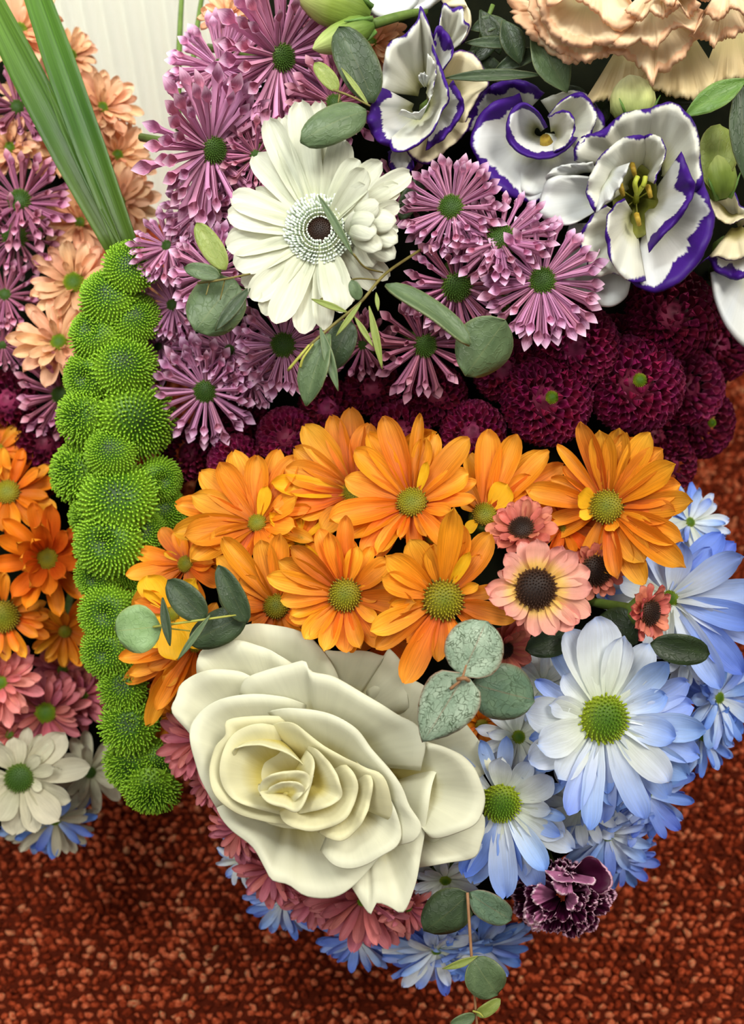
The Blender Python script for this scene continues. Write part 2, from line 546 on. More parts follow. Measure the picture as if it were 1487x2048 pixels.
P_ROUND = [(0, .34), (.12, .5), (.3, .78), (.5, .96), (.65, 1), (.78, .93), (.88, .76), (.95, .5), (1, .1)]
P_OVAL = [(0, .3), (.15, .62), (.35, .92), (.5, 1), (.65, .96), (.8, .78), (.9, .55), (.96, .34), (1, .06)]
P_BLUNT = [(0, .4), (.15, .55), (.4, .85), (.65, 1), (.82, .98), (.92, .82), (.97, .6), (1, .25)]
P_SPOON = [(0, .3), (.3, .55), (.6, .95), (.75, 1), (.87, .85), (.95, .5), (1, .08)]
GEO = {}
rg = random.Random(3)


def variants(fam, fn, k):
    GEO[fam] = [fn(i) for i in range(k)]


U = rg.uniform
variants('oval', lambda i: petal_geo(P_ROUND, .165, U(.3, .75), U(-.35, .3), U(-.3, .3), U(.04, .1), side=U(-.06, .06), tipcurl=U(-.3, .7), wav=.25, seed=i), 8)
variants('round', lambda i: petal_geo(P_ROUND, .15, U(.2, .7), U(-.45, .25), U(-.3, .3), U(.05, .11), side=U(-.06, .06), tipcurl=U(-.6, .5), wav=.3, seed=i + 20), 8)
variants('wide', lambda i: petal_geo(P_ROUND, .20, U(.3, .8), U(-.2, .5), U(-.3, .3), U(.03, .08), side=U(-.07, .07), tipcurl=U(-.5, .8), wav=.4, seed=i + 40), 8)
variants('gerb', lambda i: petal_geo(P_BLUNT, .125, U(.25, .6), U(-.3, .1), U(-.25, .25), .12, nu=12, nv=9, side=U(-.05, .05), tipcurl=U(-.5, .2), wav=.2, seed=i + 60), 6)
variants('quill', lambda i: quill_geo(U(-.35, .3), U(-.1, .55), i), 8)
variants('spoon', lambda i: petal_geo(P_ROUND, .29, U(.8, 1.2), U(.4, .8), 0, 0, nu=8, nv=5, tipcurl=U(.1, .5), wav=.15, seed=i + 80), 5)
variants('curl', lambda i: petal_geo(P_ROUND, .2, U(.5, .9), U(1.2, 2.2), U(-.3, .3), .06, tipcurl=.8, wav=.3, seed=i + 100), 4)
MESHES = {}


def petal_mesh(fam, k, mat):
    key = (fam, k, mat)
    if key not in MESHES:
        v, f, uv = GEO[fam][k]
        MESHES[key] = mesh('petal_' + fam, v, f, M[mat], uv)
    return MESHES[key]


def dome_geo(nflo, h, size, spike=1.0, dimple=0.0, droop=0.0, jit=0.0):
    """unit-radius dome of small florets in a spiral; UV = (radius, height in the floret)"""
    v, f, uv = [], [], []
    nr, na = 6, 20

    def surf_pt(r, a):
        z = h * math.sqrt(max(0.0, 1 - r * r)) - dimple * math.exp(-(r / 0.28) ** 2)
        return Vector((r * math.cos(a), r * math.sin(a), z))
    for i in range(nr + 1):
        for k in range(na):
            v.append(surf_pt(i / nr * 0.985, 2 * PI * k / na) * 0.96)
            uv.append((i / nr, 0.0))
    for i in range(nr):
        for k in range(na):
            f.append((i * na + k, (i + 1) * na + k, (i + 1) * na + (k + 1) % na, i * na + (k + 1) % na))
    ga = PI * (3 - math.sqrt(5))
    rr = random.Random(nflo)
    for q in range(nflo):
        r = math.sqrt((q + 0.5) / nflo) * 0.985
        a = q * ga
        p = surf_pt(r, a)
        e = 0.02
        n = (surf_pt(min(1, r + e), a) - p)
        tang = Vector((-math.sin(a), math.cos(a), 0))
        nn = tang.cross(n).normalized() * -1
        if nn.z < 0 and r < 0.8:
            nn = -nn
        nn = (nn + Vector((math.cos(a), math.sin(a), 0.35)) * 0.25 + Vector((rr.uniform(-jit, jit), rr.uniform(-jit, jit), -droop * r + rr.uniform(-jit, jit)))).normalized()
        s = size * (0.75 + 0.5 * r) * rr.uniform(0.85, 1.15)
        x = nn.orthogonal().normalized()
        y = nn.cross(x)
        b = len(v)
        for (hh, w, c) in ((-0.3, 0.55, 0.0), (0.9 * spike, 0.5, 0.6), (1.5 * spike, 0.34, 1.0)):
            for k in range(4):
                t = 2 * PI * k / 4 + q
                v.append(p * 0.97 + nn * (hh * s) + (x * math.cos(t) + y * math.sin(t)) * (w * s))
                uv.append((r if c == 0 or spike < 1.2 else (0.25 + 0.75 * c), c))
        for lv in range(2):
            for k in range(4):
                f.append((b + lv * 4 + k, b + lv * 4 + (k + 1) % 4, b + lv * 4 + 4 + (k + 1) % 4, b + lv * 4 + 4 + k))
        f.append((b + 8, b + 9, b + 10, b + 11))
    return v, f, uv


DISC = dome_geo(150, 0.55, 0.075)
DISC_FLAT = dome_geo(240, 0.42, 0.05)
DISC_RAG = dome_geo(140, 0.6, 0.08, spike=1.15)
disc_cache = {}


def disc_mesh(mat, ragged=False):
    key = (mat, ragged)
    if key not in disc_cache:
        v, f, uv = DISC_RAG if ragged else DISC
        disc_cache[key] = mesh('disc', v, f, M[mat], uv)
    return disc_cache[key]


sv, sf, suv = tube([(0, 0, -0.001), (0, 0, -0.004), (0, 0, -0.008), (0, 0, -0.024), (0.001, 0, -0.05)], [0.0045, 0.0052, 0.002, 0.0016, 0.0016], 8)
STEM = mesh('stem', sv, sf, M['stem'], suv)

# kind: family, material, petal width, disc radius, disc material, layers (count, elevation, length, base radius)
KIND = {
    'orange': ('oval', 'orange', 1.0, .19, 'disc_yellow', [(13, 8, 1.0), (12, 20, .9)]),
    'rust': ('oval', 'rust', 1.05, .19, 'disc_yellow', [(12, 10, 1.0), (11, 28, .9)]),
    'purple': ('quill', 'purple', 1.0, .19, 'disc_dark', [(22, 2, 1.0), (21, 13, .97), (15, 28, .86)]),
    'purple_dim': ('quill', 'purple_dim', 1.0, .19, 'disc_dark', [(17, 4, 1.0), (15, 18, .95), (10, 34, .8)]),
    'blue': ('round', 'blue', 1.0, .21, 'disc_green', [(15, 2, 1.0), (14, 10, .95), (9, 22, .8)]),
    'blue_deep': ('round', 'blue_deep', 1.0, .2, 'disc_green', [(15, 0, 1.0), (14, 12, .95), (8, 26, .8)]),
    'blue_white': ('round', 'blue_white', 1.1, .21, 'disc_green', [(13, 4, 1.0), (11, 18, .92)]),
    'white': ('round', 'white', 1.15, .25, 'disc_dark', [(13, 6, 1.0), (10, 26, .8)]),
    'pink': ('oval', 'pink', .9, .16, 'disc_green', [(16, 2, 1.0), (15, 16, .92), (10, 36, .75)]),
    'salmon': ('wide', 'salmon', .85, .18, 'disc_green', [(14, 4, 1.0), (12, 22, .88), (8, 45, .65)]),
    'peach': ('wide', 'peach', .9, .22, 'disc_green', [(14, 6, 1.0), (12, 24, .86), (5, 48, .55)]),
    'kpink': ('wide', 'kpink', .95, .37, 'disc_brown', [(13, 4, 1.0), (8, 12, .95)]),
    'kred': ('wide', 'kred', 1.35, .36, 'disc_brown', [(15, 10, 1.0), (12, 30, .85)]),
}
NAME = {'orange': 'orange_daisy', 'rust': 'orange_daisy', 'purple': 'quilled_chrysanthemum', 'purple_dim': 'quilled_chrysanthemum',
        'blue': 'blue_daisy', 'blue_deep': 'blue_daisy', 'blue_white': 'blue_daisy', 'white': 'white_daisy', 'pink': 'pink_chrysanthemum',
        'salmon': 'pink_chrysanthemum', 'peach': 'peach_chrysanthemum', 'kpink': 'small_pink_daisy', 'kred': 'small_pink_daisy'}
GROUP = {'orange_daisy': 'orange daisies', 'quilled_chrysanthemum': 'mauve quilled chrysanthemums', 'blue_daisy': 'blue tinted daisies',
         'white_daisy': 'white daisies', 'pink_chrysanthemum': 'dusty pink chrysanthemums', 'peach_chrysanthemum': 'peach chrysanthemums',
         'small_pink_daisy': 'small dark-eyed pink daisies'}


def flower_frame(px, py, d, n):
    c = pt(px, py, d) * 0.01
    x = Vector((1, 0, 0)) - n * n.x
    if x.length < 0.2:
        x = Vector((0, 1, 0)) - n * n.y
    x.normalize()
    y = n.cross(x)
    m = Matrix(((x.x, y.x, n.x, c.x), (x.y, y.y, n.y, c.y), (x.z, y.z, n.z, c.z), (0, 0, 0, 1)))
    return m


def nvec(n, s, px, py):
    if n is None:
        a = normal_at(s, px, py)
        return (a + Vector((0, 0, 0.35))).normalized()
    return Vector((n[0], n[1], 1.0)).normalized()


def put_petal(root, fam, mat, phi, r0, z0, elev, L, wid, roll, rnd):
    k = rnd.randrange(len(GEO[fam]))
    mt = Matrix.Rotation(phi, 4, 'Z') @ Matrix.Translation((r0, 0, z0)) @ Matrix.Rotation(-elev, 4, 'Y') @ Matrix.Rotation(roll, 4, 'X') @ Matrix.Diagonal((L, L * wid, L, 1))
    return obj('petal', petal_mesh(fam, k, mat), root, mt)


def flower(kind, px, py, r, n=None, dz=0.0, label='', s='R', tips=None, fill=True, seed=None, mats=None, disc=None, lmul=1.0, emul=1.0, elev=None, ragged=False):
    fam, mat, wid, dr, dm, layers = KIND[kind]
    d = SURF[s](px, py) + dz
    nn = nvec(n, s, px, py)
    cf = flower_frame(px, py, d, nn)
    rnd = random.Random(seed if seed is not None else int(px * 7 + py * 13))
    name = NAME[kind]
    root = thing(name, label, 'flower', CAM @ cf, GROUP[name])
    R = r * d / F * 0.01
    rd = (disc / r if disc else dr) * R
    rm = mats if mats else [mat]
    if tips:
        inv = cf.inverted()
        for tp in tips:
            tx, ty = tp[0], tp[1]
            w = tp[2] if len(tp) > 2 else 1.0
            pm = tp[3] if len(tp) > 3 and tp[3] else rnd.choice(rm)
            e = math.radians(tp[4] if len(tp) > 4 else (elev if elev is not None else layers[0][1] + 4) + rnd.uniform(-3, 3))
            o3 = cf.translation
            ray = pt(tx, ty, 1.0).normalized()
            h = 0.0
            for _ in range(3):
                q = o3 + nn * h
                den = ray.dot(nn)
                t = q.dot(nn) / den if abs(den) > 0.12 else q.length
                t = max(q.length - 0.03, min(q.length + 0.03, t))
                loc = inv @ (ray * t)
                rl = math.hypot(loc.x, loc.y)
                h = math.sin(e) * max(0.0, rl - rd * 0.6)
            phi = math.atan2(loc.y, loc.x)
            b = rd * 0.72
            run = max(0.003, rl - b)
            el = math.atan2(loc.z, run)
            L = math.hypot(run, loc.z) * 1.03
            fm = 'curl' if w < 0 else fam
            kk = abs(w)
            put_petal(root, fm, pm, phi, b, rnd.uniform(-0.0003, 0.0006), el, L, kk * wid * min(1.8, max(0.7, R / L)), rnd.uniform(-.15, .15), rnd)
    if fill or not tips:
        lay = layers if not tips else [(layers[0][0], layers[0][1] - 8, .8)]
        for li, (cnt, e, ls) in enumerate(lay):
            ph0 = rnd.uniform(0, 6.28)
            for i in range(cnt):
                phi = ph0 + 2 * PI * (i + rnd.uniform(-.28, .28)) / cnt
                el = math.radians(e * emul + rnd.uniform(-7, 7))
                L = (R * ls * lmul - rd * 0.7) * rnd.uniform(.88, 1.08)
                put_petal(root, fam, rnd.choice(rm), phi, rd * 0.7, -0.0006 + li * 0.0005, el, L, wid * rnd.uniform(.88, 1.12), rnd.uniform(-.25, .25), rnd)
    obj('disc', disc_mesh(dm, ragged), root, Matrix.Translation((0, 0, -0.0002)) @ Matrix.Diagonal((rd, rd, rd * 1.15, 1)))
    obj('stem', STEM, root)
    return root


# pompon: many cupped petals in a spiral, incurved at the heart
def pompon(px, py, r, n=None, dz=0.0, label='', s='R', mat='burg', N=150, eye=0.14, seed=0):
    d = SURF[s](px, py) + dz
    nn = nvec(n, s, px, py)
    root = thing('burgundy_pompon', label, 'flower', CAM @ flower_frame(px, py, d, nn), 'burgundy pompon chrysanthemums')
    R = r * d / F * 0.01
    rnd = random.Random(int(px + py * 3))
    ga = PI * (3 - math.sqrt(5))
    for q in range(N):
        t = math.sqrt((q + 2.5) / (N + 2.5))
        th = t * math.radians(104)           # polar angle of the petal tip on the ball
        el = math.radians(90) - th * 1.02 + rnd.uniform(-.08, .08)
        L = R * (0.34 + 0.24 * t) * rnd.uniform(.92, 1.08)
        tip_r = R * math.sin(min(th, PI / 2)) * (1.0 if th < PI / 2 else 1 - 0.1 * (th - PI / 2))
        tip_z = R * 0.62 * math.cos(th)
        r0 = tip_r - L * math.cos(el) * 0.9
        z0 = tip_z - L * math.sin(el) * 0.9
        m_ = Matrix.Rotation(q * ga, 4, 'Z') @ Matrix.Translation((r0, 0, z0)) @ Matrix.Rotation(-(el - 0.35), 4, 'Y') @ Matrix.Diagonal((L, L * (0.95 + 0.15 * t), L, 1))
        obj('petal', petal_mesh('spoon', rnd.randrange(5), mat), root, m_)
    if eye > 0:
        obj('eye', disc_mesh('disc_green', True), root, Matrix.Translation((0, 0, R * 0.42)) @ Matrix.Diagonal((R * eye, R * eye, R * .22, 1)))
    v = R * 0.5
    if 'ball' not in disc_cache:
        b = dome_geo(10, 0.8, 0.05)
        disc_cache['ball'] = mesh('heart', b[0], b[1], M['burg_dim'], b[2])
    obj('heart', disc_cache['ball'], root, Matrix.Translation((0, 0, -R * 0.3)) @ Matrix.Diagonal((v, v, R * .55, 1)))
    obj('stem', STEM, root, Matrix.Translation((0, 0, -R * 0.3)))
    return root


# green button: dome of lime florets
BUT = [dome_geo(330, 0.82, 0.058, spike=1.2, dimple=0.0, jit=.35), dome_geo(330, 0.8, 0.058, spike=1.2, dimple=0.32, jit=.35), dome_geo(340, 0.75, 0.055, spike=2.0, dimple=0.08, jit=.5)]
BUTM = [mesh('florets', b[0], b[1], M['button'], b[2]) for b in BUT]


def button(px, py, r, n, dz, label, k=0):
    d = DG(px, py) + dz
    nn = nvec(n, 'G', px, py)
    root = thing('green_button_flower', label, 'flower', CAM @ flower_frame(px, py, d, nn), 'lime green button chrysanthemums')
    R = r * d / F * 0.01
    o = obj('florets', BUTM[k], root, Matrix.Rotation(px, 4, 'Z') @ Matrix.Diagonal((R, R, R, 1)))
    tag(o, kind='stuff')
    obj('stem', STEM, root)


# ------------------------------------------------------------------ traced patches (rose, lisianthus, carnation petals)
def patch_geo(rim, base, d, deep=1.6, roll=0.25, ruffle=0.0, freq=3.0, nt=25, ns=12, dend=None, shrink=0.16, seed=0, serr=0.0, belly=0.0, dive=0.0):
    """petal lofted from its traced rim back to its claw; depths in cm"""
    n = len(rim)
    P = []
    for i, q in enumerate(rim):
        dd = q[2] if len(q) > 2 else (d if dend is None else d + (dend - d) * i / (n - 1))
        P.append(pt(q[0], q[1], dd))
    R = catmull(P, nt)
    rows = []
    bpx, bpy = base[0], base[1]
    for i, p in enumerate(R):
        dd = -p.z
        B = pt(bpx, bpy, dd + deep)
        rx, ry = p.x / dd * F + 743.5, 1024 - p.y / dd * F
        bx, by = bpx + (rx - bpx) * shrink, bpy + (ry - bpy) * shrink
        t = i / (nt - 1)
        rows.append((rx, ry, bx, by, dd, t))
    prof = [(0, 0.0), (.04, -.7), (.10, -1.0), (.22, -.6), (.4, 0.0), (1, 0)]
    dpr = [(0, 0), (.12, 0.03), (.4, 0.28), (.7, 0.66), (1, 1.0)]
    v, uv = [], []
    for k in range(ns):
        f = (k / (ns - 1)) ** 1.5
        for (rx, ry, bx, by, dd, t) in rows:
            e = 1 - 0.55 * abs(2 * t - 1) ** 3
            dz = roll * lerp_tab(prof, f) * e + deep * lerp_tab(dpr, f)
            dz += dive * abs(2 * t - 1) ** 6 - 0
            dz -= belly * math.sin(PI * t) * math.sin(PI * min(1, f * 1.2))
            if ruffle:
                a = ruffle * max(0, 1 - f * 1.5)
                dz += a * math.sin(t * 2 * PI * freq + seed) + a * 0.8 * noise.noise((t * freq * 2.2, f * 2, seed * 3.7))
            x = rx + (bx - rx) * f
            y = ry + (by - ry) * f
            if (ruffle or serr) and f < 0.6:
                g = (1 - f / 0.6)
                s1 = noise.noise((t * freq * 3, seed * 5.1, 2.0)) * ruffle * 26 + noise.noise((t * 40, seed, 7.7)) * serr
                x += (rx - bx) / (abs(rx - bx) + abs(ry - by) + 1e-6) * s1 * g
                y += (ry - by) / (abs(rx - bx) + abs(ry - by) + 1e-6) * s1 * g
            v.append(pt(x, y, dd + dz))
            uv.append((t, 1 - f))
    return v, grid_faces(ns, nt), uv


def local_mesh(name, geo, mat, inv, thick=0.0):
    v = [inv @ (p * 0.01) for p in geo[0]]
    return mesh(name, v, geo[1], mat, geo[2])


def patch(root, inv, mat, rim, base, d, thick=0.35, name='petal', **kw):
    g = patch_geo(rim, base, d, **kw)
    o = obj(name, local_mesh(name, g, M[mat], inv), root)
    if thick:
        sol = o.modifiers.new('thickness', 'SOLIDIFY')
        sol.thickness = thick * 0.001
        sol.offset = 0
    return o


def traced(name, label, cat, px, py, d, n=(0, 0), group=None):
    cf = flower_frame(px, py, d, Vector((n[0], n[1], 1)).normalized())
    root = thing(name, label, cat, CAM @ cf, group)
    return root, cf.inverted()


# leaves: a blade traced from foot to tip, folded along its midrib
def leaf_geo(b, t, w, prof, fold=0.25, arch=0.3, turn=0.0, side=0.0, nu=14, nv=7):
    B, T = pt(*b), pt(*t)
    ax = T - B
    L = ax.length
    X = ax.normalized()
    Z = Vector((0, 0, 1)) - X * X.z
    Z.normalize()
    Y = Z.cross(X)
    c, s_ = math.cos(turn), math.sin(turn)
    Y, Z = Y * c + Z * s_, Z * c - Y * s_
    hw = w * (-(B.z + T.z) / 2) / F / 2
    v, uv = [], []
    for i in range(nu):
        u = i / (nu - 1)
        ww = hw * lerp_tab(prof, u)
        for j in range(nv):
            s = -1 + 2 * j / (nv - 1)
            p = B + X * (L * u) + Y * (s * ww + side * hw * math.sin(PI * u)) + Z * (fold * ww * abs(s) ** 1.3 + arch * hw * math.sin(PI * u) - 0.1 * hw * math.sin(7 * u + s * 2) * abs(s))
            v.append(p)
            uv.append((u * L / (2 * hw + 1e-6) if False else u, (s + 1) / 2))
    return v, grid_faces(nu, nv), uv


LF_ROUND = [(0, .05), (.05, .42), (.12, .66), (.25, .9), (.42, 1), (.6, .96), (.75, .83), (.87, .62), (.95, .38), (1, .04)]
LF_LANCE = [(0, .1), (.15, .5), (.35, .9), (.5, 1), (.7, .85), (.88, .45), (1, .03)]
LF_BLADE = [(0, .75), (.3, .95), (.6, 1), (.85, .85), (1, .6)]
LF_HEART = [(0, .2), (.04, .6), (.1, .85), (.25, 1), (.42, .97), (.6, .84), (.78, .58), (.92, .26), (1, .02)]


def add_leaf(root, inv, mat, b, t, w, prof=LF_ROUND, thick=0.3, name='leaf', **kw):
    g = leaf_geo(b, t, w, prof, **kw)
    o = obj(name, local_mesh(name, g, M[mat], inv), root)
    sol = o.modifiers.new('thickness', 'SOLIDIFY')
    sol.thickness = thick * 0.001
    sol.offset = 0
    return o


def add_tube(root, inv, mat, pts, r, name='stem', n=7, taper=0.7):
    P = catmull([pt(*p) for p in pts], max(6, 5 * len(pts)))
    m = len(P)
    rr = [r * (1 - (1 - taper) * i / (m - 1)) for i in range(m)]
    v, f, uv = tube(P, rr, n)
    return obj(name, local_mesh(name, (v, f, uv), M[mat], inv), root)



# ------------------------------------------------------------------ the setting
def box(x0, x1, y0, y1, z0, z1):
    v = [(x, y, z) for z in (z0, z1) for y in (y0, y1) for x in (x0, x1)]
    f = [(0, 2, 3, 1), (4, 5, 7, 6), (0, 1, 5, 4), (1, 3, 7, 5), (3, 2, 6, 7), (2, 0, 4, 6)]
    return v, f


n = NT('carpet_backing')
tc = n.n('ShaderNodeTexCoord')
nz = n.noise(tc.outputs['Object'], 300, 3)
M['carpet_back'] = n.surf(n.mix(nz, lin((52, 15, 4)), lin((90, 28, 10))), 0.95, 0.1)
bv, bf = box(-1.7, 1.9, -0.9, 0.80, -0.02, 0.0)
floor = obj('floor', mesh('floor', bv, bf, M['carpet_back'], smooth=False))
tag(floor, 'red carpeted floor under the flowers', kind='structure')

# carpet pile: every tuft a small rounded loop, all one mesh
n = NT('carpet_tufts')
at = n.n('ShaderNodeAttribute', attribute_name='tint')
tc = n.n('ShaderNodeTexCoord')
fz = n.noise(tc.outputs['Object'], 620, 4, 0.7)
big = n.noise(tc.outputs['Object'], 14, 2)
tt = n.math('ADD', n.math('ADD', n.math('MULTIPLY', at.outputs['Fac'], 0.78), n.math('MULTIPLY_ADD', fz, 1.3, -0.56)), n.math('MULTIPLY', n.math('SUBTRACT', big, 0.5), 0.25))
col = n.ramp(tt, [(0.0, lin((74, 24, 8))), (0.35, lin((140, 50, 22))), (0.65, lin((186, 82, 48))), (0.82, lin((208, 112, 76))), (0.92, lin((196, 126, 88))), (1.0, lin((194, 152, 112)))])
k = n.math('MULTIPLY_ADD', n.math('SUBTRACT', fz, 0.5), 1.2, 1.0)
hs = n.n('ShaderNodeHueSaturation')
n.link(k, hs.inputs['Value'])
n.link(col, hs.inputs['Color'])
M['tuft'] = n.surf(hs.outputs[0], 0.9, 0.1, n.bump(fz, 0.9, 0.0015))
rs = np.random.RandomState(4)
sp = 0.0042
ys = np.arange(-0.05, 0.735, 0.0036)
cells = []
for i, yy in enumerate(ys):
    lo, hi = -0.50, 0.62
    xs = np.arange(lo, hi, sp) + (sp * 0.5 if i % 2 else 0)
    cells.append(np.stack([xs, np.full_like(xs, yy)], 1))
C_ = np.concatenate(cells)
C_ += rs.uniform(-0.0009, 0.0009, C_.shape)
NTF = len(C_)
ring = np.array([(math.cos(a), math.sin(a)) for a in np.arange(5) * 2 * PI / 5])
tv = []
for (rad, h) in ((0.9, -0.2), (0.85, 0.6)):
    tv += [(rad * a, rad * b, h) for a, b in ring]
tv.append((0, 0, 1.0))
tv = np.array(tv)
tfq = [(q, (q + 1) % 5, 5 + (q + 1) % 5, 5 + q) for q in range(5)]
tft = [(5 + q, 5 + (q + 1) % 5, 10) for q in range(5)]
rad = rs.uniform(0.0014, 0.0021, NTF)
hgt = rs.uniform(0.0026, 0.0046, NTF)
ang = rs.normal(0, 0.45, NTF)
el = rs.uniform(1.0, 1.5, NTF)
lean = rs.uniform(-0.0012, 0.0012, (NTF, 2))
ca, sa = np.cos(ang), np.sin(ang)
lx = tv[None, :, 0] * rad[:, None] * el[:, None]
ly = tv[None, :, 1] * rad[:, None] / el[:, None]
lz = tv[None, :, 2] * hgt[:, None]
X_ = C_[:, 0:1] + lx * ca[:, None] - ly * sa[:, None] + lean[:, 0:1] * tv[None, :, 2]
Y_ = C_[:, 1:2] + lx * sa[:, None] + ly * ca[:, None] + lean[:, 1:2] * tv[None, :, 2]
V_ = (np.stack([X_, Y_, np.repeat(lz[:, :], 1, 0)], 2) + rs.normal(0, 0.00032, X_.shape + (3,))).reshape(-1, 3).astype(np.float32)
nvt = len(tv)
base = (np.arange(NTF) * nvt)[:, None, None]
Q_ = (np.array(tfq)[None] + base).reshape(-1)
T_ = (np.array(tft)[None] + base).reshape(-1)
me = bpy.data.meshes.new('carpet_pile')
me.vertices.add(len(V_))
me.vertices.foreach_set('co', V_.ravel())
loops = np.concatenate([Q_, T_]).astype(np.int32)
me.loops.add(len(loops))
me.loops.foreach_set('vertex_index', loops)
nq, ntr = NTF * len(tfq), NTF * len(tft)
me.polygons.add(nq + ntr)
starts = np.concatenate([np.arange(nq) * 4, nq * 4 + np.arange(ntr) * 3]).astype(np.int32)
me.polygons.foreach_set('loop_start', starts)
me.polygons.foreach_set('use_smooth', np.ones(nq + ntr, dtype=bool))
me.update(calc_edges=True)
a = me.attributes.new('tint', 'FLOAT', 'POINT')
tint = np.repeat(rs.uniform(0, 1, NTF) ** 1.0, nvt).astype(np.float32)
a.data.foreach_set('value', tint)
me.materials.append(M['tuft'])
pile = obj('carpet_pile', me, floor)
tag(pile, kind='stuff')

# back wall: cream corrugated panel, rounded ridges side by side
n = NT('cream_panel')
tc = n.n('ShaderNodeTexCoord')
nz = n.noise(tc.outputs['Object'], 6, 2)
M['wall'] = n.surf(n.mix(nz, lin((240, 242, 226)), lin((234, 236, 220))), 0.6, 0.3)
M['wall_groove'] = M['wall']
wy = 0.74
per = 0.0138
v, f = [], []
xs = np.arange(-1.65, 1.85, per / 8)
for x in xs:
    t = abs(math.sin(PI * x / per)) ** 0.6
    for z in (0.0, 0.9):
        v.append((x, wy - 0.0042 * t, z))
for x in xs:
    for z in (0.0, 0.9):
        v.append((x, wy + 0.03, z))
m2 = len(xs) * 2
for i in range(len(xs) - 1):
    f.append((2 * i, 2 * i + 2, 2 * i + 3, 2 * i + 1))
    f.append((m2 + 2 * i, m2 + 2 * i + 1, m2 + 2 * i + 3, m2 + 2 * i + 2))
wall = obj('wall_back', mesh('wall_back', v, f, M['wall']))
tag(wall, 'cream ribbed wall panel behind the flowers', kind='structure')


# foam bodies that carry the flowers, coloured dark as shadow in the gaps
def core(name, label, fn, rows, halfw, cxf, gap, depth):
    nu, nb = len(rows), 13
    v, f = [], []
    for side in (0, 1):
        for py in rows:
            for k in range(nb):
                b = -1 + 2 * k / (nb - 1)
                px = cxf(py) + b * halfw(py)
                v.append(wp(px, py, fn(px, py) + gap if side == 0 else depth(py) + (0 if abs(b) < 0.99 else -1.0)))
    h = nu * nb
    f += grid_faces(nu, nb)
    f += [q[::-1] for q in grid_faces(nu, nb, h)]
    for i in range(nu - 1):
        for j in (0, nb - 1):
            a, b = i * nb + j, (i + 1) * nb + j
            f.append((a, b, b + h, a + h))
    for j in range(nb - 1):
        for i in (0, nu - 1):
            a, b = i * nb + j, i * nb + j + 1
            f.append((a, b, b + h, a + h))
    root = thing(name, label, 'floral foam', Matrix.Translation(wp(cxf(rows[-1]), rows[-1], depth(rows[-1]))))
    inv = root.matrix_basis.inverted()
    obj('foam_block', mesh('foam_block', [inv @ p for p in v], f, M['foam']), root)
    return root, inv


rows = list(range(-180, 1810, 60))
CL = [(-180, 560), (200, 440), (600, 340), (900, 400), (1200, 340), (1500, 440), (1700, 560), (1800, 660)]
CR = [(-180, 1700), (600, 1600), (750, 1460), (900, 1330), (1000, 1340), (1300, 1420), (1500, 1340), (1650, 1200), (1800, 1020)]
rootR, invR = core('floral_foam', 'foam mound coloured dark as shadow in the gaps behind the large right-hand flower mass', DR, rows,
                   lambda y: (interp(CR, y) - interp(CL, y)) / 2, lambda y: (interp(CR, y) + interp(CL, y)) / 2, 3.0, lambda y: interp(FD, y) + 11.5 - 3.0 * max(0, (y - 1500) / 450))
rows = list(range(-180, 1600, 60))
rootL, invL = core('floral_foam', 'foam mound coloured dark as shadow behind the flowers of the far left cluster', DL, rows,
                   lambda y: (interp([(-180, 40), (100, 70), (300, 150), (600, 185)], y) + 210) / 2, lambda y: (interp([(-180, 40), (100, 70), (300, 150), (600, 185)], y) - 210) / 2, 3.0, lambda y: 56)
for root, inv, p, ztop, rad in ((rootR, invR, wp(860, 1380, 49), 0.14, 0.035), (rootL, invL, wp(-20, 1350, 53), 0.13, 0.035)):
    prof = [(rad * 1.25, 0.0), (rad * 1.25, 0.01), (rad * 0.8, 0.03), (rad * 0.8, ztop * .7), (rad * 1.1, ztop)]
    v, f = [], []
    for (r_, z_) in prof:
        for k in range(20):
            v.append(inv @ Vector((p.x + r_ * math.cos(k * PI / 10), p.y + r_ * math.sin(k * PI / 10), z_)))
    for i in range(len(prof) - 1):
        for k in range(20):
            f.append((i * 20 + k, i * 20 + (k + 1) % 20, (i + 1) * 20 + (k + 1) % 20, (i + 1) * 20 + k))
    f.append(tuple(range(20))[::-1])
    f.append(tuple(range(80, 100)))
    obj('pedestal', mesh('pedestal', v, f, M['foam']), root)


# ------------------------------------------------------------------ the white rose (traced in a 2.187x crop)
def rc(*pts):
    return [(320 + p[0] / 2.187, 1230 + p[1] / 2.187) + tuple(p[2:]) for p in pts]


root, inv = traced('white_rose', 'large ivory white rose with layered open petals below the orange daisies', 'flower', 600, 1560, 37.5, (0, 0.1))
RC = rc((600, 720))[0]


def rp(rim, base, d, mat='rose', **kw):
    kw.setdefault('ruffle', 0.08)
    kw.setdefault('freq', 3.3)
    kw.setdefault('nt', 45)
    kw.setdefault('ns', 16)
    kw['roll'] = kw.get('roll', .3) * .22
    kw.setdefault('dive', .7)
    kw.setdefault('seed', len(rim) + rim[0][0] * 0.01)
    kw.setdefault('thick', 0.3)
    patch(root, inv, mat, rc(*rim), rc(base)[0], d, **kw)


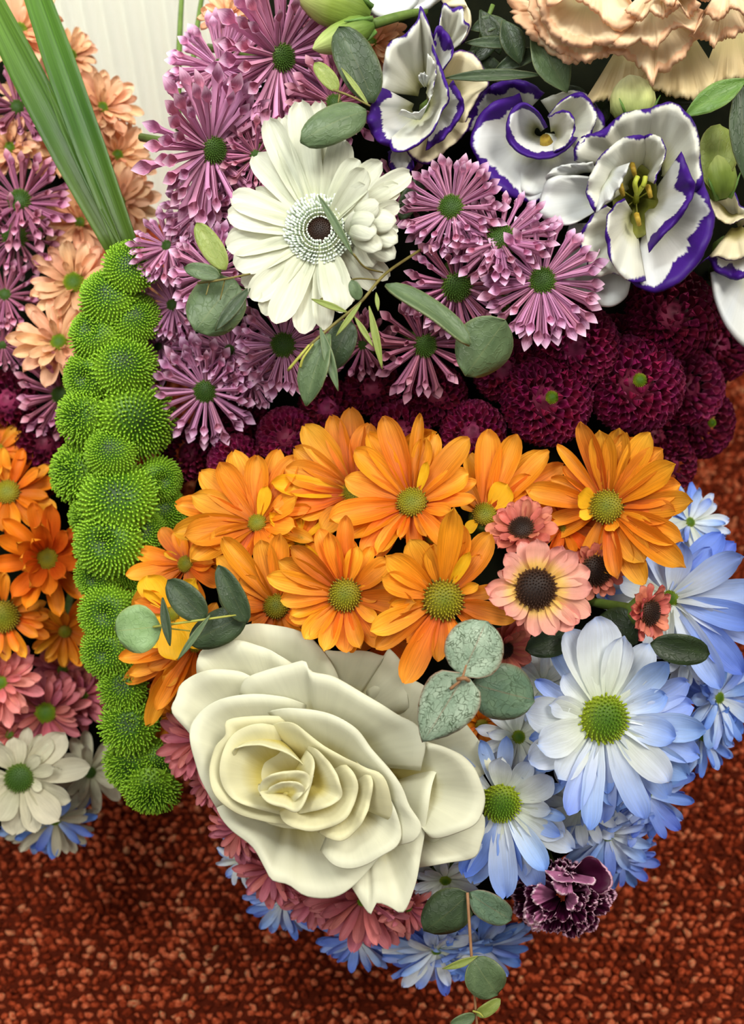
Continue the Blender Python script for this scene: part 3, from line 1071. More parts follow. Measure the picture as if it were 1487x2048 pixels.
rp([(170, 260), (175, 165), (280, 95), (390, 40), (540, 50), (640, 85), (700, 140), (760, 230), (800, 330)], (560, 560), 36.7, deep=1.6, roll=.35)
rp([(690, 250), (715, 160), (780, 158), (900, 157), (980, 178), (1002, 148), (1060, 215), (1075, 300), (1090, 420)], (760, 520), 36.8, deep=1.5, roll=.3)
rp([(900, 330), (1010, 270), (1120, 290), (1250, 380), (1340, 480), (1400, 560), (1460, 645), (1400, 710), (1330, 760)], (960, 640), 36.9, deep=1.5, roll=.35)
rp([(1180, 1010), (1390, 870), (1420, 930), (1400, 1000), (1370, 1062), (1250, 1085), (1100, 1110)], (1000, 880), 36.8, deep=1.3, roll=.3)
rp([(165, 300), (165, 185), (255, 120), (345, 112), (450, 140), (560, 200), (680, 300)], (560, 580), 36.2, deep=1.7, roll=.3)
rp([(200, 640), (130, 520), (52, 425), (70, 360), (95, 300), (185, 246), (300, 240), (395, 268), (520, 370)], (500, 620), 36.0, deep=1.9, roll=.35)
rp([(205, 690), (250, 850), (300, 930), (400, 1010), (455, 1100), (490, 1160), (560, 1180), (640, 1230), (760, 1232), (850, 1180), (960, 1060), (1040, 960)], (580, 760), 35.9, deep=1.9, roll=.3)
rp([(800, 1130), (850, 1210), (918, 1308), (945, 1262), (1000, 1275), (1062, 1300), (1110, 1200), (1135, 1080), (1165, 900), (1190, 740), (1230, 640)], (900, 760), 35.9, deep=1.8, roll=.25)
rp([(1100, 520), (1160, 552), (1250, 580), (1330, 620), (1390, 700), (1420, 800), (1390, 900), (1310, 950), (1190, 975), (1140, 900)], (960, 720), 35.6, deep=1.9, roll=.45)
rp([(345, 350), (352, 322), (372, 278), (470, 238), (560, 215), (632, 200), (660, 246), (760, 270), (900, 350), (1030, 430), (1120, 480), (1160, 570), (1140, 680)], (700, 640), 35.3, deep=1.8, roll=.45)
rp([(250, 850), (170, 700), (128, 520), (165, 435), (255, 372), (390, 346), (520, 352), (640, 390)], (540, 680), 35.4, deep=2.0, roll=.3)
rp([(600, 470), (520, 442), (400, 443), (290, 462), (284, 525), (240, 580), (214, 680), (234, 780), (330, 865), (450, 900), (600, 930)], (570, 720), 35.0, 'rose_in', deep=1.9, roll=.3, nt=61)
rp([(470, 425), (500, 415), (580, 406), (720, 425), (850, 490), (930, 590), (1000, 670), (1060, 760), (1090, 835), (1142, 920), (1115, 985), (1040, 1010)], (740, 740), 34.8, 'rose', deep=1.7, roll=.3)
rp([(560, 500), (430, 474), (320, 520), (270, 610), (262, 710), (310, 800), (430, 850), (560, 880)], (560, 730), 34.8, 'rose_in', deep=1.5, roll=.2)
rp([(700, 1030), (760, 1095), (850, 1110), (960, 1060), (1042, 1000), (1050, 920), (1000, 790), (940, 700), (880, 640)], (800, 790), 35.0, 'rose', deep=1.4, roll=.25)
rp([(480, 480), (540, 468), (600, 480), (690, 555), (800, 620), (900, 668), (970, 700), (1010, 800), (1010, 900)], (690, 760), 34.5, 'rose_in', deep=1.5, roll=.2)
rp([(690, 950), (740, 978), (800, 985), (880, 915), (922, 800), (925, 710), (860, 640)], (770, 790), 34.5, 'rose_in', deep=1.2, roll=.2)
rp([(520, 860), (545, 910), (640, 945), (740, 930), (820, 880), (865, 765), (840, 680), (760, 620)], (670, 760), 34.35, 'rose_in', deep=1.2, roll=.25)
rp([(330, 640), (325, 588), (430, 570), (540, 600), (620, 650), (700, 740)], (480, 480), 34.6, 'rose_in', deep=.9, roll=.15, shrink=.5)
rp([(600, 870), (700, 850), (790, 800), (775, 700), (700, 600), (640, 570)], (640, 730), 34.15, 'rose_in', deep=0.9, roll=.15)
rp([(430, 740), (430, 770), (470, 820), (540, 842), (600, 862), (640, 800), (670, 700), (672, 630), (640, 590)], (560, 730), 34.0, 'rose_in', deep=0.8, roll=.2)
rp([(436, 790), (440, 735), (480, 700), (560, 682), (640, 690), (655, 740), (600, 820)], (545, 760), 33.95, 'rose_in', deep=0.45, roll=.15)
rp([(470, 790), (480, 755), (530, 732), (600, 730), (632, 765), (580, 825)], (550, 780), 33.85, 'rose_in', deep=0.35, roll=.1)
hc = rc((600, 740))[0]
patch(root, inv, 'rose_in', [(hc[0] + 120 * math.cos(k * PI / 6), hc[1] - 90 * math.sin(k * PI / 6)) for k in range(13)], hc, 35.7, deep=.5, roll=0, shrink=.02)
obj('stem', STEM, root, Matrix.Diagonal((1.4, 1.4, 1.2, 1)))

# ------------------------------------------------------------------ white gerbera
GT = [(597, 212, 1.25, 'gerb', 10), (636, 212, 1, 'gerb', 2), (557, 236, 1.2, 'gerb', 8), (536, 252, 1.1, 'gerb', 6), (516, 304, 1.25, 'gerb', 6), (690, 284, 1.2, 'gerb', 10), (660, 262, 1.2, 'gerb', 4), (712, 320, 1.1, 'gerb', 22),
      (464, 400, 1.2, 'gerb', 8), (458, 436, 1.2, 'gerb', 12), (457, 462, 1, 'gerb', 6), (458, 498, 1.2, 'gerb', 10), (478, 538, 1.3, 'gerb', 12), (492, 570, 1.1, 'gerb', 6),
      (508, 596, 1.2, 'gerb', 10), (533, 626, 1.2, 'gerb', 6), (561, 642, 1.2, 'gerb', 10), (600, 662, 1.1, 'gerb', 4), (650, 654, .9, 'gerb', 6), (690, 622, 1.3, 'gerb', 12), (624, 640, 1, 'gerb', 2), (672, 590, 1.2, 'gerb', 14),
      (750, 322, 1, 'gerb', 30), (728, 350, 1, 'gerb', 40), (735, 380, 1, 'gerb', 30), (818, 345, 1, 'gerb', -4), (795, 372, 1, 'gerb', -4)]
KIND['gerb'] = ('gerb', 'gerb', 1.0, .3, 'disc_brown', [(22, 4, 1.0)])
NAME['gerb'] = 'white_gerbera'
GROUP['gerb'] = None
GROUP['white_gerbera'] = None
gx, gy, gd = 641, 462, 35.4
gn = Vector((-0.12, 0.06, 1)).normalized()
FDs = DR(gx, gy)
groot = flower('gerb', gx, gy, 195, (-0.12, 0.06), gd - FDs, 'white gerbera with pale floret ring and dark open eye', tips=GT, fill=True, disc=30)
# its floret rings: short pale strap florets standing round the dark eye
fv, ff, fu = [], [], []
rnd = random.Random(5)
for ringi, (rr_, cnt, ln, lean_) in enumerate(((0.0046, 30, .0020, -.4), (0.0053, 40, .0022, -.1), (0.0060, 46, .0024, .15), (0.0067, 52, .0026, .4), (0.0074, 56, .0028, .65), (0.0081, 60, .003, .9), (0.0088, 62, .0032, 1.1))):
    for i in range(cnt):
        a_ = 2 * PI * (i + 0.5 * (ringi % 2) + rnd.uniform(-.2, .2)) / cnt
        e_ = Vector((math.cos(a_), math.sin(a_), 0))
        t_ = Vector((-math.sin(a_), math.cos(a_), 0))
        dirv = (Vector((0, 0, 1)) + e_ * lean_).normalized()
        p0 = e_ * rr_ + Vector((0, 0, 0.0008))
        L_ = ln * rnd.uniform(.8, 1.2)
        b_ = len(fv)
        for (q_, w_) in ((0, .0003), (.6, .00036), (1.0, .00046)):
            c_ = p0 + dirv * (L_ * q_)
            for (aa, bb) in ((1, 0), (0, 1), (-1, 0), (0, -1)):
                fv.append(c_ + t_ * (aa * w_) + e_ * (bb * w_ * .6))
                fu.append((q_, .5 + .5 * rnd.random()))
        for lv in range(2):
            for q in range(4):
                ff.append((b_ + lv * 4 + q, b_ + lv * 4 + (q + 1) % 4, b_ + lv * 4 + 4 + (q + 1) % 4, b_ + lv * 4 + 4 + q))
        ff.append((b_ + 8, b_ + 9, b_ + 10, b_ + 11))
tag(obj('florets', mesh('florets', fv, ff, M['floret'], fu), groot), 'ring of short pale florets', kind='stuff')
# cluster of short curled petals at its right side
ginv = flower_frame(gx, gy, gd, gn).inverted()
for (ox, oy, tx, ty, w_, d_) in ((715, 480, 742, 534, 46, 34.9), (715, 470, 787, 518, 50, 34.7), (712, 455, 793, 486, 50, 34.5), (712, 450, 791, 444, 52, 34.3), (712, 445, 757, 408, 46, 34.2), (706, 470, 760, 500, 44, 34.1), (700, 460, 750, 470, 44, 33.9), (696, 470, 712, 425, 26, 34.3), (700, 450, 748, 440, 40, 33.9)):
    add_leaf(groot, ginv, 'gerb', (ox, oy, d_ + .9), (tx, ty, d_), w_, prof=P_ROUND, fold=-.4, arch=1.0, name='petal')

# ------------------------------------------------------------------ lisianthus
LG = 'picotee lisianthus'
root, inv = traced('lisianthus', 'open white lisianthus with thin purple edging and yellow stamens beside the green bud', 'flower', 1268, 400, 37.3, (-.05, .05), LG)


def c4(*pts):
    return [(1050 + p[0] / 3.402, 180 + p[1] / 3.402) + tuple(p[2:]) for p in pts]


def lp(tr, rim, base, d, mat='lis', **kw):
    kw.setdefault('ruffle', .15)
    kw.setdefault('freq', 3.6)
    kw.setdefault('serr', 1.5)
    kw.setdefault('seed', rim[0][0] * .013 + d)
    kw.setdefault('thick', .25)
    kw['roll'] = kw.get('roll', .3) * .6
    kw.setdefault('nt', 55)
    kw.setdefault('dive', .4)
    patch(root, inv, mat, tr(*rim), tr(base)[0], d, **kw)


lp(c4, [(480, 1000), (320, 910), (255, 1060), (240, 1200), (270, 1350), (350, 1440), (440, 1430), (520, 1470), (610, 1465), (690, 1400), (715, 1300)], (620, 900), 36.9, 'lis_plain', deep=1.2, roll=.3)
lp(c4, [(430, 590), (300, 580), (180, 590), (115, 680), (90, 830), (150, 900), (250, 922), (340, 905), (440, 850)], (640, 720), 36.5, 'lis_plain', deep=1.2, roll=.35)
lp(c4, [(130, 640), (160, 560), (250, 512), (370, 500), (460, 490)], (480, 600), 36.35, 'lis_plain', deep=.6, roll=.2, shrink=.4)
lp(c4, [(1195, 560), (1240, 720), (1286, 860), (1270, 990), (1210, 1120), (1120, 1250), (1000, 1340), (880, 1382), (780, 1350), (700, 1290)], (840, 840), 36.2, 'lis_thick', deep=1.8, roll=.35)
lp(c4, [(330, 480), (328, 420), (390, 320), (520, 272), (620, 190), (700, 145), (780, 132), (860, 132), (940, 160)], (760, 560), 36.3, 'lis', deep=1.7, roll=.4)
lp(c4, [(820, 140), (900, 100), (1010, 85), (1080, 130), (1150, 230), (1182, 330), (1190, 480), (1198, 620), (1150, 700)], (880, 560), 36.1, 'lis', deep=1.7, roll=.4)
lp(c4, [(540, 780), (460, 850), (390, 950), (365, 1040), (410, 1140), (430, 1220), (500, 1270), (570, 1250), (640, 1260)], (720, 880), 36.1, 'lis', deep=1.6, roll=.3)
lp(c4, [(470, 830), (412, 700), (440, 590), (490, 480), (540, 420), (620, 350), (700, 315), (780, 305), (850, 330)], (750, 640), 35.7, 'lis', deep=2.0, roll=.25)
lp(c4, [(800, 320), (860, 300), (930, 340), (955, 420), (930, 500), (900, 570), (880, 640)], (800, 600), 35.8, 'lis', deep=1.9, roll=.25)
lp(c4, [(1060, 420), (1120, 560), (1152, 640), (1130, 740), (1050, 880), (970, 960), (900, 1040), (840, 1110)], (800, 800), 35.6, 'lis_thick', deep=2.1, roll=.3)
lp(c4, [(820, 1300), (720, 1308), (640, 1250), (575, 1150), (555, 1050), (545, 930), (590, 800), (672, 735)], (740, 850), 35.6, 'lis', deep=2.0, roll=.25)
lp(c4, [(480, 835), (590, 725), (660, 620), (706, 497)], (520, 560), 35.45, 'lis_plain', deep=.9, roll=.2, shrink=.35)
pc = c4((750, 720))[0]
patch(root, inv, 'throat', [(pc[0] + 46 * math.cos(k * PI / 6), pc[1] + 10 - 76 * math.sin(k * PI / 6)) for k in range(13)], pc, 37.3, deep=1.6, roll=0, shrink=.02, name='throat', thick=.2)
add_tube(root, inv, 'pistil', [(pc[0], pc[1] + 12, 38.3), (pc[0] + 2, pc[1] - 4, 36.8)], .12, name='style')
for (x_, y_) in ((735, 540), (655, 680), (842, 690), (625, 840), (765, 880)):
    q = c4((x_, y_))[0]
    add_tube(root, inv, 'twig_y', [(pc[0], pc[1] + 8, 38.3), (q[0], q[1], 36.9)], .03, name='filament', n=5)
    add_tube(root, inv, 'anther', [(q[0] - 3, q[1] - 10, 36.75), (q[0], q[1], 36.6), (q[0] + 3, q[1] + 11, 36.75)], .10, name='anther', n=6, taper=.8)
for sx in (-1, 1):
    q = c4((775 + sx * 30, 640))[0]
    q0 = c4((760, 710))[0]
    q1 = c4((790 + sx * 40, 590))[0]
    add_tube(root, inv, 'pistil', [(q0[0], q0[1], 36.7), (q[0], q[1], 36.3), (q1[0] - sx * 4, q1[1], 36.3)], .085, name='stigma', taper=1)
obj('stem', STEM, root, Matrix.Translation((0, 0, -.012)))

root, inv = traced('lisianthus', 'tall cupped white lisianthus with ragged purple rim above the gerbera', 'flower', 850, 190, 37.5, (-.2, .05), LG)


def c1(*pts):
    return [(700 + p[0] / 3.7175, p[1] / 3.7175) + tuple(p[2:]) for p in pts]


lp(c1, [(690, 480), (760, 390), (860, 378), (960, 450), (1032, 620), (970, 700), (890, 840), (840, 950)], (650, 760), 36.9, 'lis_cream', deep=1.3, roll=.35)
lp(c1, [(400, 1100), (480, 1190), (585, 1222), (700, 1130), (840, 1010), (900, 880)], (600, 850), 36.8, 'lis_cream', deep=1.4, roll=.3)
lp(c1, [(280, 1130), (300, 1250), (370, 1292), (460, 1272), (475, 1190)], (400, 1050), 37.0, 'lis_thick', deep=.8, roll=.25)
lp(c1, [(640, 330), (690, 40), (760, 65), (832, 48), (850, 150), (882, 200), (820, 330)], (690, 420), 36.9, 'lis', deep=1.2, roll=.25)
lp(c1, [(600, 330), (640, 205), (690, 212), (748, 290), (765, 400), (720, 480), (680, 540)], (600, 600), 36.4, 'lis_thick', deep=1.5, roll=.3)
lp(c1, [(640, 330), (590, 200), (525, 48), (495, 150), (400, 262), (300, 300), (262, 410), (240, 540), (212, 680)], (560, 720), 36.1, 'lis', deep=2.2, roll=.3)
lp(c1, [(225, 640), (180, 740), (128, 860), (140, 950), (200, 1050), (290, 1092), (390, 1130)], (520, 800), 35.9, 'lis_thick', deep=2.0, roll=.3)
lp(c1, [(560, 1120), (660, 1060), (760, 960), (842, 820), (828, 715), (760, 600)], (620, 800), 36.1, 'lis_thick', deep=1.7, roll=.3)
lp(c1, [(285, 1040), (310, 1120), (390, 1130), (480, 1095), (600, 1000), (680, 840), (735, 720), (700, 560), (650, 430), (610, 330)], (560, 800), 35.5, 'lis', deep=2.3, roll=.25)
lp(c1, [(590, 740), (630, 600), (640, 510), (610, 430), (575, 400)], (560, 680), 35.4, 'lis', deep=1.5, roll=.15)
lp(c1, [(360, 850), (390, 815), (470, 840), (560, 790), (610, 700)], (520, 900), 35.35, 'lis_plain', deep=1.2, roll=.15)
lp(c1, [(515, 600), (510, 560), (545, 540), (590, 570)], (560, 660), 35.6, 'lis_plain', deep=1.0, roll=.1)
obj('stem', STEM, root, Matrix.Translation((0, 0, -.012)))

root, inv = traced('lisianthus', 'spiral white lisianthus with broad purple rim forming a heart', 'flower', 1085, 275, 38, (0, .1), LG)


def c3(*pts):
    return [(700 + p[0] / 1.8895, p[1] / 1.8895) + tuple(p[2:]) for p in pts]


lp(c3, [(430, 500), (440, 430), (475, 370), (530, 325), (600, 298), (680, 315), (735, 350)], (620, 470), 37.3, 'lis_thick', deep=1.6, roll=.3)
lp(c3, [(720, 380), (790, 350), (870, 345), (930, 390), (960, 460), (930, 540), (880, 590)], (790, 480), 37.2, 'lis', deep=1.5, roll=.3)
lp(c3, [(640, 352), (540, 388), (478, 450), (455, 530), (475, 600), (520, 680), (600, 742), (690, 765), (760, 740)], (690, 510), 36.8, 'lis_thick', deep=1.5, roll=.35)
lp(c3, [(630, 660), (660, 730), (740, 735), (830, 680), (900, 600), (950, 520)], (760, 560), 36.9, 'lis_plain', deep=1.2, roll=.3)
lp(c3, [(745, 480), (700, 410), (640, 388), (598, 440), (590, 520), (640, 580), (720, 602), (800, 580), (860, 520)], (715, 500), 36.2, 'lis_thick', deep=1.9, roll=.3)
lp(c3, [(745, 440), (800, 375), (870, 352), (915, 390), (930, 450), (900, 520), (850, 565)], (780, 490), 36.3, 'lis', deep=1.7, roll=.25)
lp(c3, [(750, 440), (790, 420), (830, 425), (850, 480), (830, 540), (770, 580)], (760, 510), 36.0, 'lis', deep=1.7, roll=.2)
q = c3((735, 520))[0]
add_tube(root, inv, 'anther', [(q[0] + 6, q[1] + 24, 37.5), (q[0], q[1], 37.0)], .28, name='stamens', n=8, taper=.6)
obj('stem', STEM, root, Matrix.Translation((0, 0, -.012)))

root, inv = traced('lisianthus', 'white lisianthus with purple rim cut off by the frame, right of the open one', 'flower', 1470, 470, 39, (-.1, .1), LG)
lp(c4, [(1150, 1210), (1240, 1150), (1300, 1240), (1440, 1290), (1530, 1240), (1640, 1150)], (1460, 980), 37.9, 'lis_thick', deep=1.4, roll=.3)
lp(c4, [(1180, 720), (1205, 660), (1240, 645), (1330, 662), (1420, 690), (1475, 800), (1600, 830)], (1440, 950), 38.2, 'lis', deep=1.5, roll=.25)
lp(c4, [(1245, 1140), (1310, 1140), (1420, 1160), (1530, 1120), (1640, 1050)], (1430, 900), 37.5, 'lis_cream', deep=1.8, roll=.25)
lp(c4, [(1240, 730), (1290, 850), (1380, 915), (1470, 880), (1600, 840)], (1440, 780), 38.0, 'lis_cream', deep=1.0, roll=.2, shrink=.5)
patch(root, inv, 'lis_plain', [(1420, 545), (1428, 600), (1455, 660), (1500, 700), (1560, 690)], (1500, 520), 38.4, deep=1.2, roll=.3)
obj('stem', STEM, root, Matrix.Translation((0, 0, -.012)))

root, inv = traced('lisianthus', 'pale lisianthus at the top edge above the green buds', 'flower', 790, -40, 38.5, (-.1, .1), LG)
patch(root, inv, 'lis_plain', [(690, -60), (705, -10), (735, 25), (765, 40), (800, 37), (835, 5), (850, -50)], (780, -90), 37.3, deep=1.0, roll=.3, ruffle=.1)
patch(root, inv, 'lis_plain', [(790, 30), (835, 28), (870, 8), (900, -20), (930, -60)], (840, -90), 37.6, deep=1.0, roll=.3, ruffle=.1)
patch(root, inv, 'lis_cream', [(860, -50), (885, 10), (915, 15), (938, 20), (940, 60), (920, 90), (905, 60)], (890, -70), 37.9, deep=1.0, roll=.3, ruffle=.1)
obj('stem', STEM, root, Matrix.Translation((0, 0, -.012)))

# ------------------------------------------------------------------ peach carnation
root, inv = traced('carnation', 'large ruffled peach carnation in the top right corner', 'flower', 1300, 40, 37.5, (0, .2))


def c2(*pts):
    return [(1000 + p[0] / 3.053, p[1] / 3.053) + tuple(p[2:]) for p in pts]


def cp(rim, base, d, mat='carn', **kw):
    kw.setdefault('ruffle', .22)
    kw.setdefault('freq', 3.2)
    kw.setdefault('serr', 8)
    kw.setdefault('nt', 91)
    kw.setdefault('ns', 11)
    kw.setdefault('seed', rim[0][0] * .017 + d)
    patch(root, inv, mat, c2(*rim), c2(base)[0], d, thick=.3, **kw)


cp([(500, 640), (580, 622), (680, 600), (760, 560), (850, 560), (960, 560)], (820, 120), 36.9, 'carn_cream', deep=1.0, roll=.2, ruffle=.15, shrink=.3)
cp([(820, 540), (930, 540), (1050, 590), (1160, 606), (1240, 590), (1300, 540), (1360, 500)], (1080, 60), 36.7, 'carn_cream', deep=1.0, roll=.2, ruffle=.2, shrink=.3)
cp([(1180, 590), (1330, 520), (1420, 490), (1520, 480), (1640, 440)], (1400, 40), 36.8, 'carn_cream', deep=1.0, roll=.2, ruffle=.2, shrink=.35)
cp([(20, -20), (60, 45), (100, 120), (175, 220), (280, 310), (400, 385), (520, 382), (640, 345), (720, 320)], (520, 60), 36.2, deep=1.5, roll=.3)
cp([(170, -60), (190, 120), (280, 270), (420, 350), (560, 378), (680, 320)], (520, 40), 35.8, deep=1.4, roll=.3)
cp([(640, 320), (720, 335), (790, 370), (860, 430), (900, 480), (925, 520), (960, 455), (1020, 430), (1090, 380), (1170, 280), (1190, 180)], (960, 60), 35.8, deep=1.3, roll=.3)
cp([(1150, 220), (1210, 240), (1260, 250), (1300, 288), (1340, 240), (1420, 230), (1520, 180), (1600, 120)], (1380, -60), 35.6, deep=1.4, roll=.3)
cp([(230, -120), (240, 80), (330, 230), (480, 290), (640, 270), (760, 210), (840, 100)], (540, -40), 35.2, deep=1.5, roll=.35)
cp([(600, 280), (680, 268), (760, 290), (850, 258), (950, 292), (1010, 225), (1100, 165), (1195, 195), (1240, 60)], (920, -40), 35.0, deep=1.5, roll=.35)
cp([(280, -120), (300, 40), (420, -10), (560, 60), (700, 180), (830, 120), (800, 0)], (600, -180), 34.8, deep=1.3, roll=.3)
cp([(760, 60), (850, 130), (920, 70), (1000, 120), (1100, 40), (1150, 110), (1220, 20)], (980, -150), 34.5, deep=1.3, roll=.3)
cp([(1180, 210), (1240, 80), (1330, 130), (1420, 60), (1540, 130), (1600, 20)], (1400, -160), 34.9, deep=1.4, roll=.3)
cp([(880, 20), (960, -10), (1040, 40), (1120, -30), (1260, 10), (1340, -60)], (1080, -260), 34.3, deep=1.2, roll=.3)
obj('stem', STEM, root, Matrix.Translation((0, 0, -.012)))

# ------------------------------------------------------------------ dark carnation under the blue daisies
root, inv = traced('dark_carnation', 'near-black carnation with pink-edged frilled petals under the blue daisies', 'flower', 1120, 1790, 40, (.15, -.6))
rnd = random.Random(12)
for i in range(70):
    t = math.sqrt((i + .5) / 70)
    a_ = i * PI * (3 - math.sqrt(5))
    cx_, cy_ = 1118 + 76 * t * math.cos(a_), 1796 + 56 * t * math.sin(a_)
    dx, dy = math.cos(a_), math.sin(a_)
    Lx = 46
    tx, ty = cx_ + dx * Lx * .7 + rnd.uniform(-14, 14), cy_ + dy * Lx * .62 + rnd.uniform(-12, 12)
    wv = rnd.uniform(13, 24)
    px_, py_ = -dy, dx
    rim = [(tx + px_ * wv * k - dx * 14 * abs(k) ** 2, ty + py_ * wv * k - dy * 14 * abs(k) ** 2) for k in (-1, -.5, 0, .5, 1)]
    patch(root, inv, 'dcarn_p' if rnd.random() < .28 else 'dcarn', rim, (1125 + 20 * t * dx, 1790 + 14 * t * dy), 37.4 + 2.6 * t * t + rnd.uniform(-.5, .5), deep=1.2, roll=.1, ruffle=.16, freq=3, serr=6, nt=25, ns=7, seed=i * 1.7, thick=.25)
for (rim, m_) in (([(1085, 1740), (1110, 1762), (1150, 1765), (1185, 1770), (1190, 1755)], 'dcarn_p'), ([(1150, 1735), (1180, 1712), (1220, 1745), (1222, 1775), (1200, 1790)], 'dcarn'), ([(1100, 1765), (1120, 1790), (1145, 1785)], 'dcarn_p')):
    patch(root, inv, m_, rim, (1140, 1745), 37.0, deep=.7, roll=.15, ruffle=.12, freq=2, serr=5, nt=31, ns=8, thick=.25)
obj('stem', STEM, root, Matrix.Translation((0, 0, -.005)))


# ------------------------------------------------------------------ orange daisies



Y = 'yellow'
flower('orange', 823, 1006, 165, (-.15, .35), -.6, 'orange daisy with long upright petals in the middle of the orange band', disc=32, emul=.8, fill=True, tips=[
    (775, 838), (838, 832, .5), (872, 868, .8), (938, 882), (936, 955), (859, 925, .5, Y, 30), (714, 902), (694, 957), (661, 1038, 1.1), (690, 1075), (718, 1099), (758, 1103, .7), (800, 1078, .6), (896, 1092, .7), (846, 1072, .6), (740, 870, .9), (905, 1030, .8)])
flower('orange', 712, 985, 150, (-.3, .3), .9, 'orange daisy half hidden, pointing up behind the middle orange daisy', fill=False, tips=[
    (614, 853, 1.25), (700, 816, 1.1), (577, 938, 1.2), (548, 978, 1, Y), (552, 1014, 1.1), (734, 850, 1.2), (660, 835), (600, 1030, 1), (640, 1060), (590, 900), (780, 870), (870, 870, 1)])
flower('orange', 690, 1190, 138, (-.1, .05), -1.0, 'orange daisy with tousled petals directly above the rose', disc=34, ragged=True, tips=[
    (538, 1151), (562, 1117), (586, 1092, .9), (641, 1062), (690, 1035, .8), (712, 1095, .8), (778, 1131), (730, 1171, .6), (755, 1198, .8), (831, 1208, 1.1), (752, 1240, .8), (565, 1188), (581, 1236), (609, 1275), (645, 1300, .9), (680, 1300), (718, 1295, .8), (752, 1292, .7), (660, 1066, .8)])
flower('orange', 885, 1200, 150, (.05, .05), -1.2, 'orange daisy with the widest olive disc, above the silvery eucalyptus leaves', disc=42, ragged=True, tips=[
    (823, 1080, 1.2), (774, 1107, 1.1), (756, 1155), (932, 1056, 1.2), (988, 1079, 1.1), (936, 1107, .5, Y, 30), (956, 1167, .8), (972, 1220, .8), (1029, 1238, .9), (905, 1010, 1.0), (750, 1284, .9), (811, 1361, 1.15), (877, 1320, .7), (780, 1225, .9), (742, 1258), (870, 1090, 1.1), (915, 1290, .6)])
flower('orange', 1213, 1014, 165, (-.35, .1), -.9, 'orange daisy fanning to the right edge above the blue daisies', disc=36, tips=[
    (1172, 843, .8), (1204, 863), (1271, 879, 1.15), (1318, 899), (1332, 934, 1.1), (1358, 974, 1.1), (1386, 1013), (1350, 1037), (1362, 1088), (1326, 1100), (1366, 1140), (1283, 1124, 1.1), (1279, 1163), (1232, 1155, .7), (1054, 976, .9), (1117, 890, .5), (1152, 990, 1.7, Y, 45), (1158, 1032, 1.2, Y, 35), (1226, 1064, 1.6, None, 30), (1358, 932), (1240, 860), (1255, 870, .8, None, -2), (1300, 1070), (1300, 870)])
flower('orange', 968, 1030, 140, (.1, .45), .5, 'orange daisy tucked behind, between the middle and the right-edge orange daisies', disc=26, fill=False, tips=[
    (980, 866, 1.2), (1030, 878, 1.1), (946, 905, 1.1), (1077, 905, 1.1), (1102, 918), (1017, 974, 1.5, Y, 40), (918, 1008), (926, 1062, .9, Y), (1060, 960), (905, 950), (1128, 930), (1010, 1090)])
flower('orange', 514, 1046, 155, (-.1, .35), .1, 'orange daisy leaning left with a small lime disc, near the green band', disc=20, tips=[
    (468, 900, 1.1), (517, 915), (557, 900, .9), (407, 945, 1.1), (359, 994), (391, 990, 1.1), (369, 1080, 1.2), (351, 1050), (537, 976, .8, Y, 30), (593, 920), (383, 1119, 1.1), (420, 1090), (440, 930), (600, 1000), (590, 1060), (540, 1120)])
flower('orange', 553, 1213, 135, (-.1, .3), .1, 'orange daisy tilted up beside the dark eucalyptus sprig, rose below', disc=27, tips=[
    (450, 1078), (440, 1116), (529, 1082, 1.1), (565, 1070), (488, 1151), (505, 1250), (600, 1120), (470, 1210), (605, 1250)])
flower('orange', 372, 1128, 112, (-.35, .2), .2, 'orange daisy with yellow inner petals at the left end of the orange band', disc=18, tips=[
    (321, 1056), (274, 1105), (258, 1147), (331, 1103, .7, Y), (387, 1170), (444, 1167), (472, 1111), (262, 1204), (360, 1060), (420, 1060), (300, 1180), (430, 1130)])
flower('orange', 345, 1228, 85, (-.1, 0), -1.1, 'yellow-petalled daisy half hidden under the round eucalyptus leaf', disc=16, mats=[Y], tips=[
    (303, 1150, 2.4, Y, 14), (350, 1318, 2.3, Y, 14), (272, 1200, 1, 'orange'), (296, 1290, 1.9, Y, 10), (390, 1160, 1.6, Y), (410, 1270, 1.8, Y), (290, 1175, .7, Y), (395, 1300, 1, Y)])
flower('orange', 390, 1290, 118, (-.4, -.1), .3, 'orange daisy drooping left under the eucalyptus sprig beside the rose', disc=16, tips=[
    (246, 1308), (242, 1362, 1.1), (295, 1398, 1.1), (330, 1420), (286, 1440), (300, 1330), (330, 1365), (375, 1380, 1), (265, 1335)])
flower('orange', 350, 1430, 72, (-.6, -.2), .9, 'lowest orange daisy at the left edge, pressed behind the rose', disc=12, tips=[(283, 1440), (293, 1472, .9), (304, 1500), (300, 1410), (330, 1490), (340, 1380)])
flower('rust', 1130, 1050, 90, (.1, .2), .6, 'rusty orange daisy peeking between the small pink daisies', disc=18)
flower('orange', 600, 1080, 80, (0, .2), .9, 'yellowish daisy deep between two orange daisies, left of centre', disc=14, mats=[Y, 'orange'])
flower('rust', 862, 1075, 60, (0, .3), .1, 'small curled orange daisy under the middle orange disc', disc=14)
flower('orange', 962, 1450, 70, (.2, -.1), 1.6, 'orange daisy glimpsed behind the eucalyptus leaves beside the rose', disc=14)
flower('rust', 775, 1270, 85, (0, -.1), 1.8, 'rusty orange daisy hidden just over the rose rim', disc=16)

